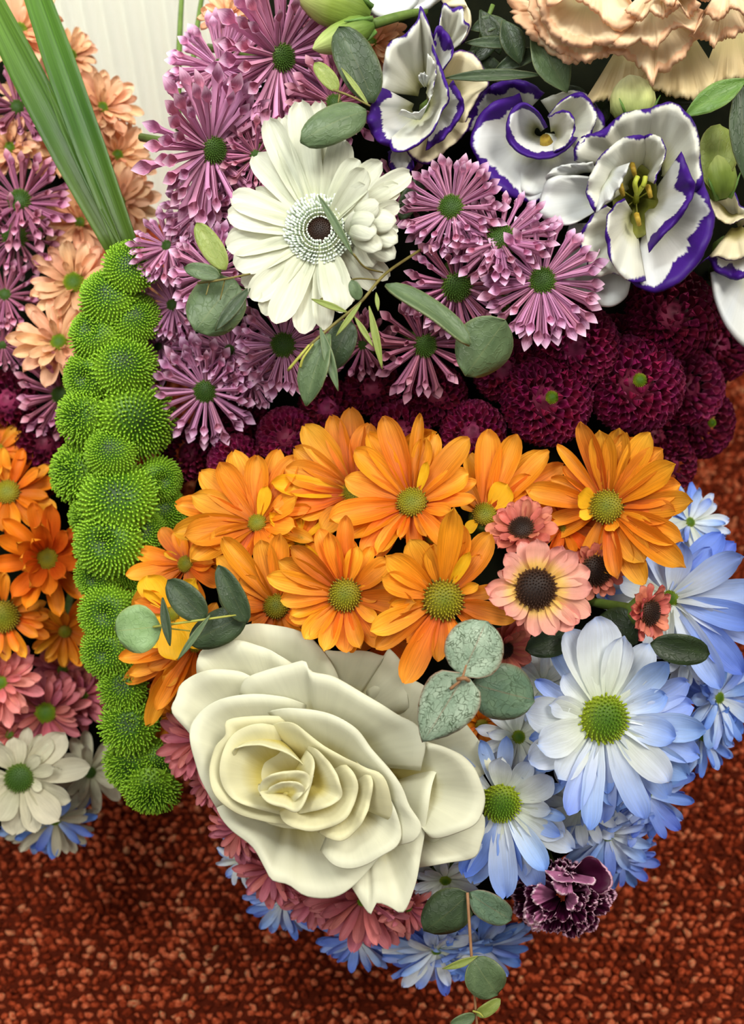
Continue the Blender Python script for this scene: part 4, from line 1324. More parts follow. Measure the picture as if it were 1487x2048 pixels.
# left cluster
flower('orange', 15, 985, 105, (.1, .3), -1.0, 'orange daisy at the left frame edge with yellowish upper petals', s='L', mats=['orange', 'orange', 'rust'], disc=26)
flower('rust', 95, 1118, 122, (.25, .15), -1.6, 'deep orange cupped daisy in the left cluster beside the green band', s='L', disc=24, emul=2.2)
flower('orange', 5, 1232, 95, (.3, -.1), -.8, 'orange daisy cut by the left edge with a dark green disc', s='L', disc=34)
flower('orange', 130, 1262, 78, (.2, -.4), -.4, 'orange daisy with drooping petals over the pink ones in the left cluster', s='L', disc=14)
flower('orange', -5, 900, 70, (.3, .3), -.6, 'topmost orange daisy of the left cluster at the frame edge', s='L', disc=14)

# ------------------------------------------------------------------ mauve quilled chrysanthemums
flower('purple', 562, 115, 165, (.85, -.5), -.2, 'mauve quilled chrysanthemum at the very top, left of the lime buds', disc=30)
flower('purple', 425, 300, 160, (.9, -.45), -.1, 'mauve quilled chrysanthemum standing out against the cream wall', disc=30)
flower('purple', 440, 135, 115, (-.2, .1), 1.3, 'mauve quilled chrysanthemum squeezed between the two topmost ones', disc=18)
flower('purple', 902, 415, 112, (-.25, .1), .2, 'mauve quilled chrysanthemum right of the gerbera, its disc seen edge on', disc=27)
flower('purple', 1000, 476, 120, (-.15, .5), -.1, 'mauve quilled chrysanthemum with a flattened disc above the widest-eyed one', disc=30)
flower('purple', 1083, 562, 136, (0, 0), -.8, 'mauve quilled chrysanthemum facing the viewer beside the open lisianthus', disc=29, emul=.7)
flower('purple', 912, 572, 112, (.05, -.5), .3, 'mauve quilled chrysanthemum drooping above the long eucalyptus leaf', disc=32, mats=['purple', 'purple_dim'])
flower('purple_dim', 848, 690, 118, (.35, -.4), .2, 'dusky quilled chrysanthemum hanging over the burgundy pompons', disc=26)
flower('purple', 567, 690, 108, (-.1, -.1), -.2, 'mauve quilled chrysanthemum directly under the gerbera petals', disc=27)
flower('purple', 411, 782, 118, (-.1, -.25), -.3, 'lowest mauve quilled chrysanthemum, right of the green band', disc=25)
flower('purple', 318, 694, 88, (-.3, .1), .1, 'small mauve quilled chrysanthemum overlapping the green band', disc=12)
flower('purple', 430, 545, 105, (-.3, 0), .3, 'mauve quilled chrysanthemum under the grey-green leaves left of the gerbera', disc=20)
flower('purple', 335, 492, 85, (-.4, .2), .4, 'mauve quilled chrysanthemum at the foot of the grass blades', disc=14)
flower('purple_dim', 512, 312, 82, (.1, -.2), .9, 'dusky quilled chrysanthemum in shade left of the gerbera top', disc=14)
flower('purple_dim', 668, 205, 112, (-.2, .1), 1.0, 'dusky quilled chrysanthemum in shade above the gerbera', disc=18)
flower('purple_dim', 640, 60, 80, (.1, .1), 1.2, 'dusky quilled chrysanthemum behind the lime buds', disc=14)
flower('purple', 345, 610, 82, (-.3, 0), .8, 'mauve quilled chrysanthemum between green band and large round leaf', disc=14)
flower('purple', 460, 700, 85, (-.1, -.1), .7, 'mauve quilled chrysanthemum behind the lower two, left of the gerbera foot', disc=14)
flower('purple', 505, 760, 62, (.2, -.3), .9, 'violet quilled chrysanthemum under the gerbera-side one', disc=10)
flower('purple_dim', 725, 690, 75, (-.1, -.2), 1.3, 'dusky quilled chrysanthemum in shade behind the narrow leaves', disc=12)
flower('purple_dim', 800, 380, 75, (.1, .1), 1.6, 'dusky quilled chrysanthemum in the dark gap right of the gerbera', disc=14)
flower('purple', 400, 420, 90, (-.2, 0), .8, 'mauve quilled chrysanthemum low behind the wall-side bloom', disc=14)
# left cluster
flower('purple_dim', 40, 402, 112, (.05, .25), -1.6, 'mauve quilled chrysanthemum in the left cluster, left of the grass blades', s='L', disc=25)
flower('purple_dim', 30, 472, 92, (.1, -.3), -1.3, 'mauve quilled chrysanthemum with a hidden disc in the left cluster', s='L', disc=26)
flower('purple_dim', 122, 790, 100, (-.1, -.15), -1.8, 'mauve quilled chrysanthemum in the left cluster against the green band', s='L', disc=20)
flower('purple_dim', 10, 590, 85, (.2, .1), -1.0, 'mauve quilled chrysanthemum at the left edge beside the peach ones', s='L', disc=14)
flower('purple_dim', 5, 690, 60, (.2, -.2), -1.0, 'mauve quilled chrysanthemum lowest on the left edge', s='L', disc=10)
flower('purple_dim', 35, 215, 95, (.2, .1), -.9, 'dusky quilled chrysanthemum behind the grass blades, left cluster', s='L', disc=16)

# ------------------------------------------------------------------ peach chrysanthemums (left cluster)
flower('peach', 148, 566, 92, (.05, .25), -1.8, 'peach chrysanthemum with green disc near the grass foot', s='L', disc=22)
flower('peach', 118, 685, 98, (.1, .3), -2.1, 'peach chrysanthemum with green disc, lower one by the green band', s='L', disc=18)
flower('peach', 140, 110, 66, (.9, .3), 1.0, 'peach chrysanthemum in profile against the cream wall', s='L', disc=14)
flower('peach', 40, 60, 95, (.1, .3), -.4, 'peach chrysanthemum in the far left corner behind the grass', s='L', disc=16)
flower('peach', 205, 215, 78, (.4, .2), -.5, 'blurred peach chrysanthemum right of the grass, uppermost', s='L', disc=12)
flower('peach', 235, 310, 78, (.5, .1), -.8, 'blurred peach chrysanthemum right of the grass, in the middle', s='L', disc=12)
flower('peach', 240, 405, 80, (.4, .1), -1.6, 'blurred peach chrysanthemum right of the grass, lowest', s='L', disc=12)
flower('peach', 130, 300, 85, (.2, .1), -.3, 'peach chrysanthemum directly behind the grass blades', s='L', disc=12)
flower('peach', 160, 445, 85, (.2, .1), -1.0, 'peach chrysanthemum between mauve bloom and grass foot', s='L', disc=12)
flower('peach', 20, 295, 65, (.2, .1), -1.0, 'peach chrysanthemum above the left-edge mauve bloom', s='L', disc=12)
flower('peach', 300, 605, 62, (.1, .1), -1.6, 'peach chrysanthemum tucked between green band and mauve blooms', s='L', disc=10)
flower('peach', 455, 30, 60, (-.2, .2), 2.0, 'peach chrysanthemum behind the topmost mauve bloom', disc=10)
flower('peach', 745, 85, 75, (0, .2), 1.8, 'peach chrysanthemum glimpsed between bud and cupped lisianthus', disc=10)
flower('peach', 75, 190, 80, (.2, .1), .3, 'peach chrysanthemum in shade behind both grass blades', s='L', disc=12)

# ------------------------------------------------------------------ burgundy pompons
pompon(1268, 768, 98, (0, .05), -.5, 'largest burgundy pompon with a lime heart', N=165)
pompon(1092, 800, 92, (.1, .02), -.3, 'burgundy pompon with a lime heart above the orange daisies', N=155)
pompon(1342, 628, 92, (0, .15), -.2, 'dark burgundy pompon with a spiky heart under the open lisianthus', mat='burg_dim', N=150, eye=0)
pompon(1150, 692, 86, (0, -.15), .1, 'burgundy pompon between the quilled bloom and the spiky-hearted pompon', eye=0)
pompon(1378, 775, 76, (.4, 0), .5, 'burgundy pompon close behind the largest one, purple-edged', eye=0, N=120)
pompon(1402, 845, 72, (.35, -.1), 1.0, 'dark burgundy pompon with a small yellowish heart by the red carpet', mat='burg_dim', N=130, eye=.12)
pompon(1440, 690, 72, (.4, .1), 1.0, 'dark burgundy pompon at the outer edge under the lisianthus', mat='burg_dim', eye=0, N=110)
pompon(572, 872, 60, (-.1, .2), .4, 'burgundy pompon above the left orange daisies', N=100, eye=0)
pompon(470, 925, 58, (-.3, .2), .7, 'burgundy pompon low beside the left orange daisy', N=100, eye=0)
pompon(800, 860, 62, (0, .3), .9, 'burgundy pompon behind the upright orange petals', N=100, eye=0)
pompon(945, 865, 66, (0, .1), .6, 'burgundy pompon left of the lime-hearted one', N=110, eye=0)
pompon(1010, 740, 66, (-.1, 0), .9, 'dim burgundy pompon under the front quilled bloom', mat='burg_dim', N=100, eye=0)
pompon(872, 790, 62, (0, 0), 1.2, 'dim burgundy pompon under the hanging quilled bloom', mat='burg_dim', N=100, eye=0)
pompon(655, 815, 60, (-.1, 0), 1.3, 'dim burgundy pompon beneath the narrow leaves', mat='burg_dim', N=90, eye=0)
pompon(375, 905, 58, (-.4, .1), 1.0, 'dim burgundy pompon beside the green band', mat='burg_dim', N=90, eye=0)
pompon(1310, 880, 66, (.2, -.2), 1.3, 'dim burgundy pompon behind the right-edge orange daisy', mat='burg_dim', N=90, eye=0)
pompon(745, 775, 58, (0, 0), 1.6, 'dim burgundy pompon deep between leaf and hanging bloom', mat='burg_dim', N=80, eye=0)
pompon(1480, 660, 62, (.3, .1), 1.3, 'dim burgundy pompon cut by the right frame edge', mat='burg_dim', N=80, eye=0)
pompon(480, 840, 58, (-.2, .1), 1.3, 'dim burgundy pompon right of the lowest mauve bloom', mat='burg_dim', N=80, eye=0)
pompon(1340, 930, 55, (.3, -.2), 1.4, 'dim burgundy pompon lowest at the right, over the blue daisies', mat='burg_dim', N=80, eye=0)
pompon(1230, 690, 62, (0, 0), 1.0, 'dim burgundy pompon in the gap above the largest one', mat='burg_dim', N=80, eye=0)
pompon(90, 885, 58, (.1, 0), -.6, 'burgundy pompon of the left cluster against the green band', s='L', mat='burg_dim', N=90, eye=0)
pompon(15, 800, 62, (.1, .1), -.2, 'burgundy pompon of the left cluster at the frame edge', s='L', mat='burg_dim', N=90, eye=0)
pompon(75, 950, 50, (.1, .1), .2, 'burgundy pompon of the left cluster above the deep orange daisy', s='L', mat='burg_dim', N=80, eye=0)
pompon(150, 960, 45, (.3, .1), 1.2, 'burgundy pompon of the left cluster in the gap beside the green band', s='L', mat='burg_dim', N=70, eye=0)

# ------------------------------------------------------------------ small dark-eyed pink daisies
flower('kpink', 1070, 1177, 108, (0, .05), -2.2, 'small pink daisy with large dark brown eye and yellow petal bases', disc=43, tips=[
    (1075, 1078, 1.2), (1040, 1086, .8), (1010, 1110, .9), (1000, 1142, 1), (968, 1170), (975, 1196), (1010, 1228, 1), (1068, 1272, .8), (1108, 1270, 1), (1143, 1258, 1.1), (1180, 1222, 1.1), (1182, 1180, 1.1), (1176, 1140, 1.1), (1148, 1104, 1.1), (1030, 1238), (1155, 1245), (1120, 1090)])
flower('kred', 1043, 1058, 72, (-.25, .75), -2.0, 'small brick pink daisy tilted upward above the yellow-based one', disc=27)
flower('kred', 1190, 1140, 62, (.1, -.1), .2, 'small brick pink daisy shaded under the right-edge orange daisy', disc=33)
flower('kred', 1296, 1225, 64, (.75, -.1), -1.8, 'small brick pink daisy turned sideways among the blue daisies', disc=28)
flower('kred', 1010, 1300, 70, (.75, -.3), .1, 'small brick pink daisy in profile behind the silvery leaf', disc=18)

# ------------------------------------------------------------------ blue tinted daisies
BW, BL, BD = 'blue_white', 'blue', 'blue_deep'
flower('blue', 1205, 1436, 205, (.15, -.02), -1.2, 'largest blue and white daisy with bright green disc', disc=51, elev=6, tips=[
    (1188, 1246, 1.5, BW, 12), (1150, 1262, 1.2, BW), (1300, 1292, 1.1, BW), (1331, 1326, 1, BL), (1382, 1377, 1, BL), (1400, 1460, 1, BL), (1396, 1507, 1, BL), (1373, 1562, 1, BL), (1354, 1590, 1, BL), (1294, 1617, 1.1, BL), (1234, 1610, 1.1, BL),
    (1271, 1636, .9, BL), (1202, 1645, .9, BL), (1160, 1650, .8, BL), (1130, 1622, .9, BL), (1114, 1553, 1, BW), (1066, 1525, 1.2, BW), (1086, 1493, 1.2, BW, 20), (1063, 1440, 1.3, BW, 14), (1096, 1400, 1, BW), (1130, 1355, 1.1, BW, 4), (1390, 1420, 1, BL), (1330, 1560, 1.1, BW, 10), (1345, 1470, 1, BL, 10), (1240, 1270, 1, BW, 4), (1330, 1390, 1, BL, 12)])
flower('blue', 1000, 1603, 165, (-.05, -.25), -.35, 'blue and white daisy with shaded green disc touching the rose', disc=42, tips=[
    (1105, 1570, 1.35, BW, 16), (1128, 1666, 1.2, BW, 8), (1146, 1700, 1.1, BW), (1079, 1788, 1.1, BL), (1049, 1752, 1.1, BW, 4), (1008, 1787, 1.2, BL), (957, 1782, 1.1, BL), (930, 1757, 1.1, BD), (1003, 1508, 1.1, BW), (1059, 1530, 1.1, BW), (1090, 1730, 1, BL), (1030, 1770, 1, BD), (1100, 1620, 1, BW)], fill=True)
flower('blue', 1340, 1197, 160, (-.35, .1), .3, 'blue daisy opening to the right edge behind the sideways pink one', disc=18, tips=[
    (1430, 1062, 1.2, BD), (1487, 1115, 1.2, BL), (1525, 1185, 1.2, BL), (1520, 1250, 1.2, BD), (1487, 1335, 1.2, BD), (1440, 1370, 1.2, BL), (1380, 1325, 1.2, BW), (1195, 1190, 1.3, BW), (1230, 1240, 1.2, BW), (1370, 1085, 1.1, BL), (1530, 1290, 1, BL), (1460, 1080, 1, BD), (1310, 1310, 1.2, BW), (1240, 1160, 1, BW)])
flower('blue', 1378, 1045, 88, (.3, .3), 1.0, 'small blue daisy at the outer edge under the orange petals', disc=12, mats=[BL, BD, BW])
flower('blue_deep', 1435, 1395, 110, (.55, .0), .5, 'deep blue daisy at the right frame edge beside the largest one', disc=14, mats=[BL, BD])
flower('blue_deep', 1405, 1470, 90, (.5, -.2), 1.0, 'deep blue daisy bulging at the right, lower than its neighbour', disc=14, mats=[BL, BD])
flower('blue', 1290, 1590, 115, (.5, -.4), .9, 'blue daisy under the largest one on the lower right', disc=14, mats=[BL, BD])
flower('blue_deep', 1215, 1670, 108, (.3, -.55), .8, 'deep blue daisy drooping above the dark carnation', disc=14, mats=[BL, BD, BL])
flower('blue_deep', 1240, 1720, 85, (.5, -.7), 1.8, 'deep blue daisy lowest on the right, behind the dark carnation', disc=12, mats=[BD])
flower('blue_white', 1036, 1474, 88, (.1, .2), .8, 'pale blue-white daisy between silvery leaves and the largest blue one', disc=14)
flower('blue_white', 1085, 1370, 78, (-.2, .3), .9, 'pale daisy behind the grey-green leaf, left of the largest blue one', disc=14)
flower('blue_white', 1375, 1300, 75, (.1, .0), .4, 'pale blue-white daisy around the torn dark leaf', disc=12)
flower('blue_white', 1160, 1610, 95, (0, -.1), 1.2, 'pale daisy in the gap between the two green-disc blue daisies', disc=14)
flower('blue_white', 890, 1760, 72, (0, -.5), .5, 'white daisy showing below the rose, beside the translucent leaf', disc=12)
flower('blue', 872, 1900, 118, (.0, -.75), .7, 'blue daisy at the very bottom under the dusty pink bloom', disc=12, mats=[BL, BD, BW])
flower('blue_deep', 960, 1890, 105, (.2, -.7), .6, 'deep blue daisy behind the hanging eucalyptus stem', disc=12, mats=[BD, BL])
flower('blue_deep', 715, 1880, 88, (-.2, -.75), 1.0, 'deep blue daisy under the dusty pink blooms, left of the lowest', disc=12, mats=[BD, BL])
flower('blue', 565, 1805, 84, (-.4, -.6), 1.4, 'blue daisy peeking out lower left under the rose', disc=12, mats=[BL, BD])
flower('blue_white', 482, 1722, 62, (-.7, -.3), 1.4, 'small pale blue daisy furthest left under the rose', disc=10, mats=[BW, BL])

# ------------------------------------------------------------------ dusty pink chrysanthemums
flower('pink', 395, 1480, 92, (-.55, .1), .5, 'dusty pink chrysanthemum left of the rose, beside the green band foot', disc=10)
flower('pink', 420, 1560, 60, (-.7, -.1), .8, 'dusty pink chrysanthemum squeezed beside the rose edge', disc=10)
flower('pink', 478, 1660, 72, (-.6, -.3), .6, 'dusty pink chrysanthemum lower left of the rose', disc=10)
flower('pink', 545, 1740, 85, (-.45, -.4), .6, 'dusty pink chrysanthemum below the rose, second from the left', disc=10)
flower('pink', 725, 1800, 118, (-.05, -.55), .2, 'largest dusty pink chrysanthemum, hanging below the rose tip', disc=14, emul=1.1)
flower('pink', 815, 1815, 68, (.2, -.4), .6, 'dusty pink chrysanthemum right under the rose point', disc=10, mats=['pink', 'pink'])
flower('pink', 635, 1795, 80, (-.2, -.55), .7, 'dusty pink chrysanthemum below the rose, middle', disc=10)
# left cluster
flower('salmon', 0, 1365, 92, (.25, .1), -1.8, 'salmon pink chrysanthemum at the left frame edge', s='L', disc=16)
flower('pink', 92, 1425, 88, (.1, .1), -1.0, 'dull pink chrysanthemum with a dark disc, left cluster', s='L', disc=22)
flower('pink', 165, 1392, 72, (.4, .1), -.6, 'dull pink chrysanthemum of the left cluster beside the green band', s='L', disc=12)
flower('salmon', 20, 1470, 60, (.1, .2), -.8, 'salmon pink chrysanthemum above the left white daisy', s='L', disc=10)
flower('pink', 125, 1340, 66, (.2, .1), -.2, 'dull pink chrysanthemum under the drooping orange petals', s='L', disc=12)

# white and blue-white daisies at the foot of the left cluster
flower('white', 40, 1555, 118, (.1, .05), -2.6, 'white daisy with dark green disc at the foot of the left cluster', s='L', disc=30, tips=[
    (125, 1470, 1.4), (100, 1480, .9), (172, 1535, 1.2), (30, 1475, 1.1), (-10, 1490), (75, 1515, .9, None, 40), (80, 1575, 1.0, None, 50), (35, 1668, 1.4), (115, 1645, 1.4), (75, 1660), (-20, 1600), (0, 1640, 1.2), (140, 1600), (110, 1535, .7, None, 30)])
flower('white', 180, 1545, 82, (.4, .1), -1.4, 'blurred white daisy beside the foot of the green band', s='L', disc=12)
flower('blue_deep', 110, 1640, 90, (.2, -.4), -1.0, 'violet-blue daisy in shade under the left white daisies', s='L', disc=12, mats=['blue_deep', 'white'])
flower('white', 70, 1660, 70, (.1, -.7), -.2, 'white daisy curling under at the lowest left, near the carpet', s='L', disc=12, mats=['white', 'blue'])

# ------------------------------------------------------------------ green button flowers of the dividing band
BTN = [(262, 540, 52, 0), (222, 600, 56, 0), (268, 640, 50, 0), (196, 672, 52, 1), (185, 755, 52, 1), (248, 735, 62, 0), (172, 835, 52, 2), (270, 838, 74, 0), (162, 945, 56, 2), (225, 905, 50, 0), (315, 958, 44, 1),
       (240, 1003, 74, 0), (325, 1025, 46, 0), (185, 1035, 42, 2), (222, 1085, 66, 1), (285, 1070, 46, 0), (200, 1150, 46, 1), (262, 1135, 42, 0), (220, 1225, 56, 1), (222, 1300, 54, 1), (282, 1215, 40, 0), (250, 1375, 46, 2), (262, 1450, 54, 2), (310, 1430, 36, 0), (268, 1525, 52, 2), (318, 1515, 46, 0), (305, 1570, 52, 2)]
rnd = random.Random(21)
BLAB = ['topmost green button flower at the foot of the grass', 'green button flower second down, against the peach blooms', 'green button flower beside the mauve blooms, third down', 'green button flower left side, touching the lower peach bloom',
        'green button flower left side, right of the left mauve bloom', 'green button flower under the small overlapping mauve bloom', 'tufted green button flower above the burgundy pompon, left side', 'widest upper green button flower left of the lowest mauve bloom',
        'tufted green button flower bulging left over the dark gap', 'green button flower in the middle of the band, below the widest upper one', 'small dimpled green button flower at the right edge of the band',
        'widest green button flower, middle of the band', 'green button flower right side, touching the orange daisies', 'small tufted green button flower left of the widest lower one', 'large dimpled green button flower beside the deep orange daisy',
        'green button flower wedged beside the left-end orange daisy', 'small dimpled green button flower above the two lower dimpled ones', 'small green button flower above the round eucalyptus leaf', 'dimpled green button flower left of the round eucalyptus leaf',
        'dimpled green button flower below the round eucalyptus leaf', 'small green button flower behind the round eucalyptus leaf', 'green button flower beside the drooping orange daisy', 'tufted green button flower beside the lowest orange daisy',
        'small green button flower shaded by the lowest orange petals', 'tufted green button flower near the band foot, left side', 'green button flower near the band foot, right side', 'lowest green button flower at the foot of the band']
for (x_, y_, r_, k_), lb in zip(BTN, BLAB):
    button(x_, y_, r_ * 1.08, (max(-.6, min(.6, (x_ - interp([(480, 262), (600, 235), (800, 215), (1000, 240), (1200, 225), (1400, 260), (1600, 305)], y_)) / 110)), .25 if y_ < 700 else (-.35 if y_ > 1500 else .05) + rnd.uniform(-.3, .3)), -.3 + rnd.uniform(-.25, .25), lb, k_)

# ------------------------------------------------------------------ grass blades and thin stems
root, inv = traced('lily_grass', 'broad grass blade with a pale middle, the right of the two', 'grass', 262, 500, 40)
add_leaf(root, inv, 'grass', (262, 515, 40), (40, -110, 42), 62, LF_BLADE, fold=.5, arch=.5)
root, inv = traced('lily_grass', 'broad dark grass blade with brown specks, the left of the two', 'grass', 240, 505, 40.3)
add_leaf(root, inv, 'grass', (244, 510, 40.4), (-50, -60, 42.3), 66, LF_BLADE, fold=.35, arch=.7)
root, inv = traced('lily_grass', 'narrow grass blade laid along the two broad ones', 'grass', 250, 500, 39.8)
add_leaf(root, inv, 'grass', (252, 512, 39.8), (85, 150, 41), 26, LF_LANCE, fold=.6, arch=.3)
root, inv = traced('thin_grass', 'thin upright grass stem against the cream wall, left one', 'grass', 356, 190, 44, group=None)
add_tube(root, inv, 'stem', [(356, 260, 44), (358, 100, 45), (366, -60, 47)], .13, taper=.8)
root, inv = traced('thin_grass', 'thin leaning grass stem against the cream wall, right one', 'grass', 390, 160, 44)
add_tube(root, inv, 'stem', [(380, 240, 44), (388, 100, 45), (412, -60, 47)], .12, taper=.8)

# ------------------------------------------------------------------ eucalyptus sprigs
EG = 'eucalyptus sprigs'
root, inv = traced('eucalyptus_sprig', 'silvery eucalyptus sprig with veined heart leaves touching the rose', 'eucalyptus', 925, 1358, 33.5)
add_leaf(root, inv, 'euc_mid', (945, 1368, 33.9), (1068, 1400, 34.4), 118, LF_ROUND, fold=-.1, arch=.1)
add_leaf(root, inv, 'euc_pale', (922, 1352, 33.3), (972, 1242, 33.6), 122, LF_ROUND, fold=.12, arch=.1)
add_leaf(root, inv, 'euc_pale', (928, 1350, 33.2), (845, 1484, 33.4), 118, LF_HEART, fold=.12, arch=.1)
add_tube(root, inv, 'twig_red', [(900, 1378, 33.1), (922, 1358, 32.95), (932, 1330, 33.0)], 0.050, taper=.6)
add_tube(root, inv, 'twig_red', [(914, 1359, 33.0), (926, 1357, 32.9), (935, 1360, 33.1), (960, 1390, 35.5)], 0.065)

root, inv = traced('eucalyptus_sprig', 'eucalyptus sprig with a pale round leaf lying over the yellow petals', 'eucalyptus', 400, 1240, 35.2)
add_leaf(root, inv, 'euc_light', (322, 1252, 35.4), (230, 1262, 35.6), 98, LF_ROUND, fold=.12, arch=.1)
add_leaf(root, inv, 'euc_dark', (412, 1238, 35.2), (335, 1160, 35.2), 62, LF_ROUND, fold=.3, arch=.2)
add_leaf(root, inv, 'euc_dark', (325, 1195, 35.0), (340, 1292, 34.9), 20, LF_LANCE, fold=.5, arch=.2)
add_leaf(root, inv, 'euc_dark', (494, 1246, 35.6), (436, 1130, 35.4), 50, LF_ROUND, fold=.4, arch=.2)
add_leaf(root, inv, 'euc_dark', (492, 1226, 35.9), (378, 1288, 35.7), 72, LF_ROUND, fold=-.2, arch=.2)
add_leaf(root, inv, 'euc', (420, 1230, 35.0), (355, 1320, 34.8), 14, LF_LANCE, fold=.4)
add_leaf(root, inv, 'euc_dark', (486, 1224, 36.1), (446, 1166, 36.1), 54, LF_ROUND, fold=.2)
add_tube(root, inv, 'twig_y', [(306, 1254, 35.3), (360, 1246, 35.1), (430, 1236, 35.1), (500, 1226, 35.8)], 0.043)
add_tube(root, inv, 'twig_y', [(330, 1256, 35.3), (380, 1262, 35.6)], 0.029)

root, inv = traced('eucalyptus_sprig', 'eucalyptus sprig with a notched grey-green leaf above the gerbera', 'eucalyptus', 730, 210, 34.8)
add_leaf(root, inv, 'euc_dark', (748, 205, 35.4), (676, 55, 35.3), 84, LF_ROUND, fold=.25, arch=.3)
add_leaf(root, inv, 'euc', (732, 222, 34.5), (600, 284, 34.1), 78, LF_ROUND, fold=-.25, arch=.5)
add_leaf(root, inv, 'leaf_olive', (676, 182, 35), (628, 126, 35), 34, LF_ROUND, fold=.2)
add_leaf(root, inv, 'leaf_olive', (736, 210, 34.9), (682, 136, 34.9), 12, LF_LANCE, fold=.3)
add_tube(root, inv, 'twig', [(660, 178, 35.0), (700, 192, 34.9), (740, 212, 34.9)], 0.043)
add_tube(root, inv, 'twig', [(680, 184, 35), (676, 205, 34.9)], 0.029)

root, inv = traced('eucalyptus_sprig', 'eucalyptus sprig with a big round leaf left of the gerbera', 'eucalyptus', 460, 545, 34.8)
add_leaf(root, inv, 'euc', (470, 560, 35.0), (390, 662, 34.9), 118, LF_ROUND, fold=-.2, arch=.05)
add_leaf(root, inv, 'leaf_olive', (452, 540, 34.6), (392, 446, 34.7), 46, LF_ROUND, fold=.2, arch=.2)
add_leaf(root, inv, 'euc', (440, 552, 34.5), (368, 536, 34.5), 34, LF_ROUND, fold=.2)
add_leaf(root, inv, 'euc_dark', (500, 575, 35.0), (430, 662, 34.7), 28, LF_LANCE, fold=.4)
add_tube(root, inv, 'twig', [(395, 566, 34.6), (440, 560, 34.5), (500, 548, 35.0)], 0.043)
add_tube(root, inv, 'twig', [(420, 560, 34.6), (412, 590, 34.5)], 0.025)
add_tube(root, inv, 'twig', [(450, 556, 34.6), (440, 600, 34.7)], 0.025)

root, inv = traced('eucalyptus_sprig', 'narrow-leaved sprig whose thin leaf crosses the gerbera eye', 'eucalyptus', 740, 590, 33.9)
add_leaf(root, inv, 'euc', (705, 510, 33.6), (636, 390, 33.6), 17, LF_LANCE, fold=.5, arch=.6)
add_leaf(root, inv, 'euc', (718, 600, 34.0), (702, 560, 33.9), 26, LF_ROUND, fold=.2)
add_leaf(root, inv, 'leaf_olive', (695, 625, 34.2), (622, 598, 34.1), 14, LF_LANCE, fold=.3)
add_leaf(root, inv, 'euc', (658, 668, 34.3), (612, 812, 34.5), 66, LF_LANCE, fold=.4, arch=.4, turn=.3)
add_leaf(root, inv, 'euc', (640, 655, 34.2), (676, 782, 34.1), 22, LF_LANCE, fold=.4, arch=.4)
add_leaf(root, inv, 'euc_dark', (700, 640, 35), (660, 740, 35.2), 62, LF_ROUND, fold=.3)
add_leaf(root, inv, 'leaf_olive', (738, 612, 34.2), (764, 738, 34.3), 16, LF_LANCE, fold=.4, arch=.5)
add_leaf(root, inv, 'leaf_olive', (708, 632, 34.1), (746, 694, 34.1), 12, LF_LANCE, fold=.3)
add_leaf(root, inv, 'leaf_olive', (722, 605, 34.0), (672, 672, 34.0), 12, LF_LANCE, fold=.3)
add_leaf(root, inv, 'leaf_olive', (752, 585, 34.1), (756, 622, 34.0), 9, LF_LANCE, fold=.3)
add_tube(root, inv, 'twig', [(706, 508, 33.7), (730, 535, 34.2), (765, 545, 35.0)], 0.036)
add_tube(root, inv, 'twig', [(575, 742, 34.3), (610, 700, 34.2), (660, 655, 34.2), (720, 605, 34.2), (770, 548, 34.8), (840, 500, 36.5)], 0.047, taper=1)
add_tube(root, inv, 'twig_y', [(578, 738, 34.1), (600, 712, 34.0), (618, 690, 34.1)], 0.050)
add_tube(root, inv, 'twig_y', [(600, 735, 34.1), (606, 716, 34.0), (626, 688, 34.1)], 0.043)
add_tube(root, inv, 'twig', [(640, 600, 35), (700, 560, 35), (760, 560, 35.2)], 0.036)

root, inv = traced('eucalyptus_sprig', 'large eucalyptus leaves under the drooping quilled bloom, one edge on', 'eucalyptus', 860, 640, 34.8)
add_leaf(root, inv, 'euc', (940, 690, 34.4), (770, 570, 34.5), 58, LF_ROUND, fold=.35, arch=.4, turn=.65, thick=.7)
add_leaf(root, inv, 'euc', (1010, 640, 35.0), (930, 752, 35.3), 118, LF_ROUND, fold=-.3, arch=0, turn=-.35)

root, inv = traced('eucalyptus_sprig', 'hanging eucalyptus stem with small leaves over the carpet', 'eucalyptus', 936, 1790, 37.0)
add_tube(root, inv, 'twig_red', [(934, 1785, 37.2), (940, 1880, 37.0), (946, 1960, 37.2), (954, 2060, 37.6)], 0.054, taper=.85, name='stem')
add_leaf(root, inv, 'euc_dark', (938, 1786, 37.3), (848, 1862, 37.6), 88, LF_ROUND, fold=-.2, arch=.2)
add_leaf(root, inv, 'euc_mid', (938, 1786, 37.4), (1022, 1838, 37.9), 60, LF_ROUND, fold=.2, arch=.3)
add_leaf(root, inv, 'euc', (944, 1916, 37.0), (995, 1988, 37.2), 82, LF_ROUND, fold=.15)
add_leaf(root, inv, 'leaf_olive', (955, 1912, 36.9), (884, 1938, 36.9), 16, LF_LANCE, fold=.4, arch=.4)
add_leaf(root, inv, 'leaf_olive', (952, 2030, 37.4), (1000, 1998, 37.3), 28, LF_ROUND, fold=.3)
add_leaf(root, inv, 'euc', (950, 2030, 37.4), (900, 2046, 37.2), 26, LF_ROUND, fold=.3)
add_tube(root, inv, 'twig_y', [(945, 2022, 37.3), (958, 2026, 37.2), (966, 2034, 37.2)], 0.036)

# single leaves
LG2 = None


def single(label, mat, b, t, w, prof=LF_LANCE, name='loose_leaf', cat='leaf', **kw):
    root, inv = traced(name, label, cat, b[0], b[1], b[2])
    add_leaf(root, inv, mat, b, t, w, prof, **kw)
    return root, inv


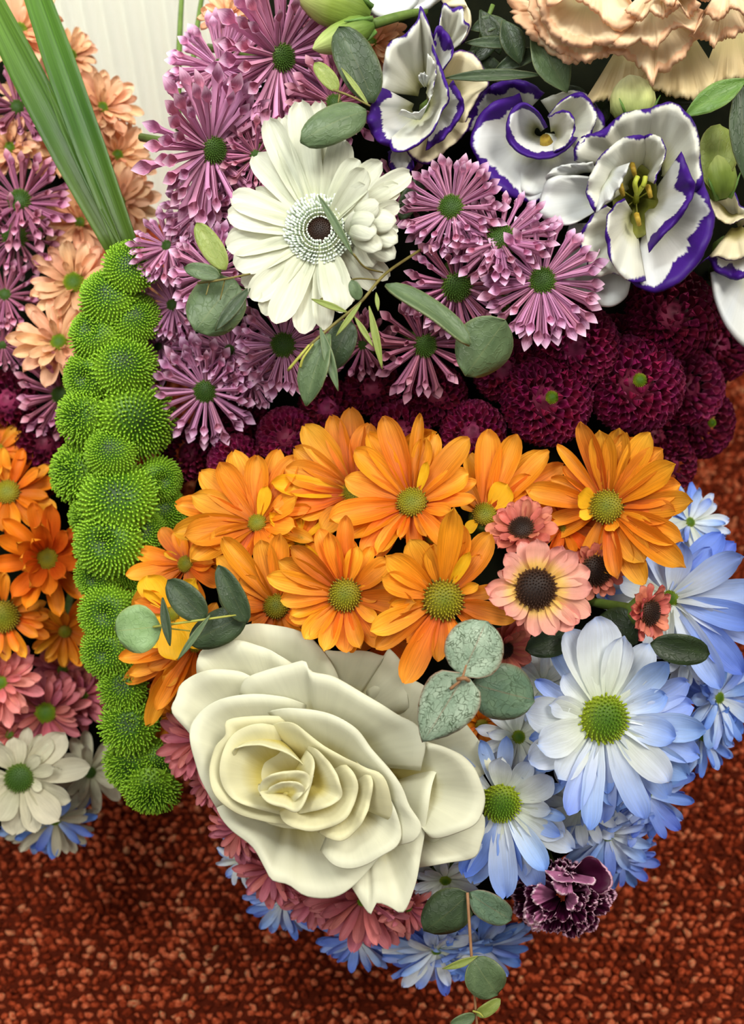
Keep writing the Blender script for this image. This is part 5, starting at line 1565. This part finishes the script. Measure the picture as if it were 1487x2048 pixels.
single('fresh green pointed leaf right of the round bud', 'leaf_green', (1490, 160, 36.3), (1368, 232, 36.4), 52, fold=.3)
single('long dark green leaf upright at the right frame edge', 'euc_dark', (1475, 160, 36.6), (1490, 365, 36.8), 62, fold=.3)
single('blue-green leaf hanging under the peach carnation', 'euc', (1062, 70, 36.6), (1134, 186, 36.8), 74, fold=.3)
single('dark leaf curved beside the carnation edge', 'euc_dark', (1005, 40, 37.2), (1040, 130, 37.3), 50, fold=.3)
single('narrow dark leaf pointing at the cupped lisianthus', 'euc_dark', (1080, 150, 36.5), (890, 156, 36.2), 26, fold=.4, arch=.3)
single('small leaf behind the carnation, left of its frilled edge', 'euc_dark', (1050, 90, 37.4), (930, 86, 37.4), 26, fold=.4)
single('dark leaf in the gap above the heart-shaped lisianthus', 'euc_dark', (1090, 100, 37.6), (990, 140, 37.7), 36, fold=.4)
single('dark torn-edged leaf right of the sideways pink daisy', 'leaf_night', (1300, 1288, 35.0), (1418, 1306, 35.2), 62, LF_ROUND, fold=.3, arch=.4)
single('dark green leaf under the sideways pink daisy', 'leaf_night', (1200, 1230, 37.0), (1275, 1285, 36.6), 80, LF_ROUND, fold=.2)
single('dark green leaf between pink daisy and largest blue one', 'leaf_night', (1140, 1265, 36.6), (1050, 1300, 36.3), 62, LF_ROUND, fold=.3)
single('dark leaf in shadow left of the heart-shaped lisianthus', 'euc_dark', (800, 440, 37.2), (845, 350, 37.0), 40, LF_ROUND, fold=.2)
single('pale green leaf behind the open lisianthus, under the pointed leaf', 'leaf_olive', (1440, 250, 38.0), (1420, 380, 37.8), 80, LF_ROUND, fold=.2)
single('dark leaf under the carnation cup, above the open lisianthus', 'leaf_night', (1200, 190, 37.4), (1390, 205, 37.6), 40, fold=.2)


root, inv = traced('foliage_sprig', 'dark foliage filling the gap between cupped lisianthus and carnation', 'foliage', 960, 90, 38.2)
for (b, t, w, m_) in (((960, 20, 38), (1000, 110, 38.2), 44, 'leaf_night'), ((940, 60, 38.2), (1010, 40, 38), 34, 'euc_dark'), ((930, 130, 38.2), (1000, 70, 38), 40, 'leaf_night'), ((900, 150, 38.3), (950, 100, 38), 30, 'leaf_night'), ((1010, 170, 38.3), (960, 110, 38.2), 36, 'euc_dark'), ((1130, 170, 38.3), (1170, 230, 38.1), 44, 'leaf_night'), ((1190, 260, 38.3), (1210, 190, 38.1), 40, 'leaf_night')):
    add_leaf(root, inv, m_, b, t, w, LF_LANCE, fold=.3, arch=.2)
add_tube(root, inv, 'stem', [(985, 10, 38.4), (960, 90, 38.4), (1000, 180, 38.6)], .08)

# ------------------------------------------------------------------ buds
def bud(label, b, t, w, mat, sep='leaf_green'):
    root, inv = traced('lisianthus_bud', label, 'flower bud', b[0], b[1], b[2])
    B, Tt = pt(*b), pt(*t)
    ax = Tt - B
    X = ax.normalized()
    Yv = X.orthogonal().normalized()
    Zv = X.cross(Yv)
    hw = w * b[2] / F / 2
    v, uv = [], []
    nu, nv = 14, 19
    prof = [(0, .35), (.15, .8), (.35, 1), (.6, .95), (.8, .7), (.93, .38), (1, .06)]
    for i in range(nu):
        u = i / (nu - 1)
        rr = hw * lerp_tab(prof, u)
        for j in range(nv):
            a_ = 2 * PI * j / (nv - 1)
            q = rr * (1 + .10 * ((a_ * 3 / (2 * PI) + u * .9) % 1.0))
            v.append(B + X * (ax.length * u) + Yv * (q * math.cos(a_)) + Zv * (q * math.sin(a_)))
            uv.append((u, j / (nv - 1)))
    obj('bud', local_mesh('bud', (v, grid_faces(nu, nv), uv), M[mat], inv), root)
    for k in range(3):
        a_ = 2 * PI * k / 3 + .6
        s0 = B + (Yv * math.cos(a_) + Zv * math.sin(a_)) * hw * .5
        s1 = B + X * ax.length * .45 + (Yv * math.cos(a_) + Zv * math.sin(a_)) * hw * 1.25
        vv, ff_, uu_ = tube([s0, (s0 + s1) / 2 + (s1 - B) * .05, s1], [.09, .06, .015], 5)
        obj('sepal', local_mesh('sepal', (vv, ff_, uu_), M['leaf_green'], inv), root)
    return root, inv


bud('round lime lisianthus bud under the peach carnation', (1268, 242, 37.0), (1258, 150, 36.8), 88, 'bud')
r_, i_ = bud('pointed lime bud lying above the gerbera, near the dark leaf', (745, 48, 36.4), (625, 98, 36.2), 58, 'bud_green')
add_tube(r_, i_, 'stem', [(745, 48, 36.5), (800, 32, 36.9), (850, 22, 37.6)], .17, name='stem', taper=.8)
bud('larger green bud cut by the top frame edge', (740, 30, 36.9), (590, -18, 36.6), 90, 'bud_green')
bud('green bud behind the open lisianthus on its right', (1440, 400, 38.2), (1425, 300, 38.0), 72, 'bud_green')
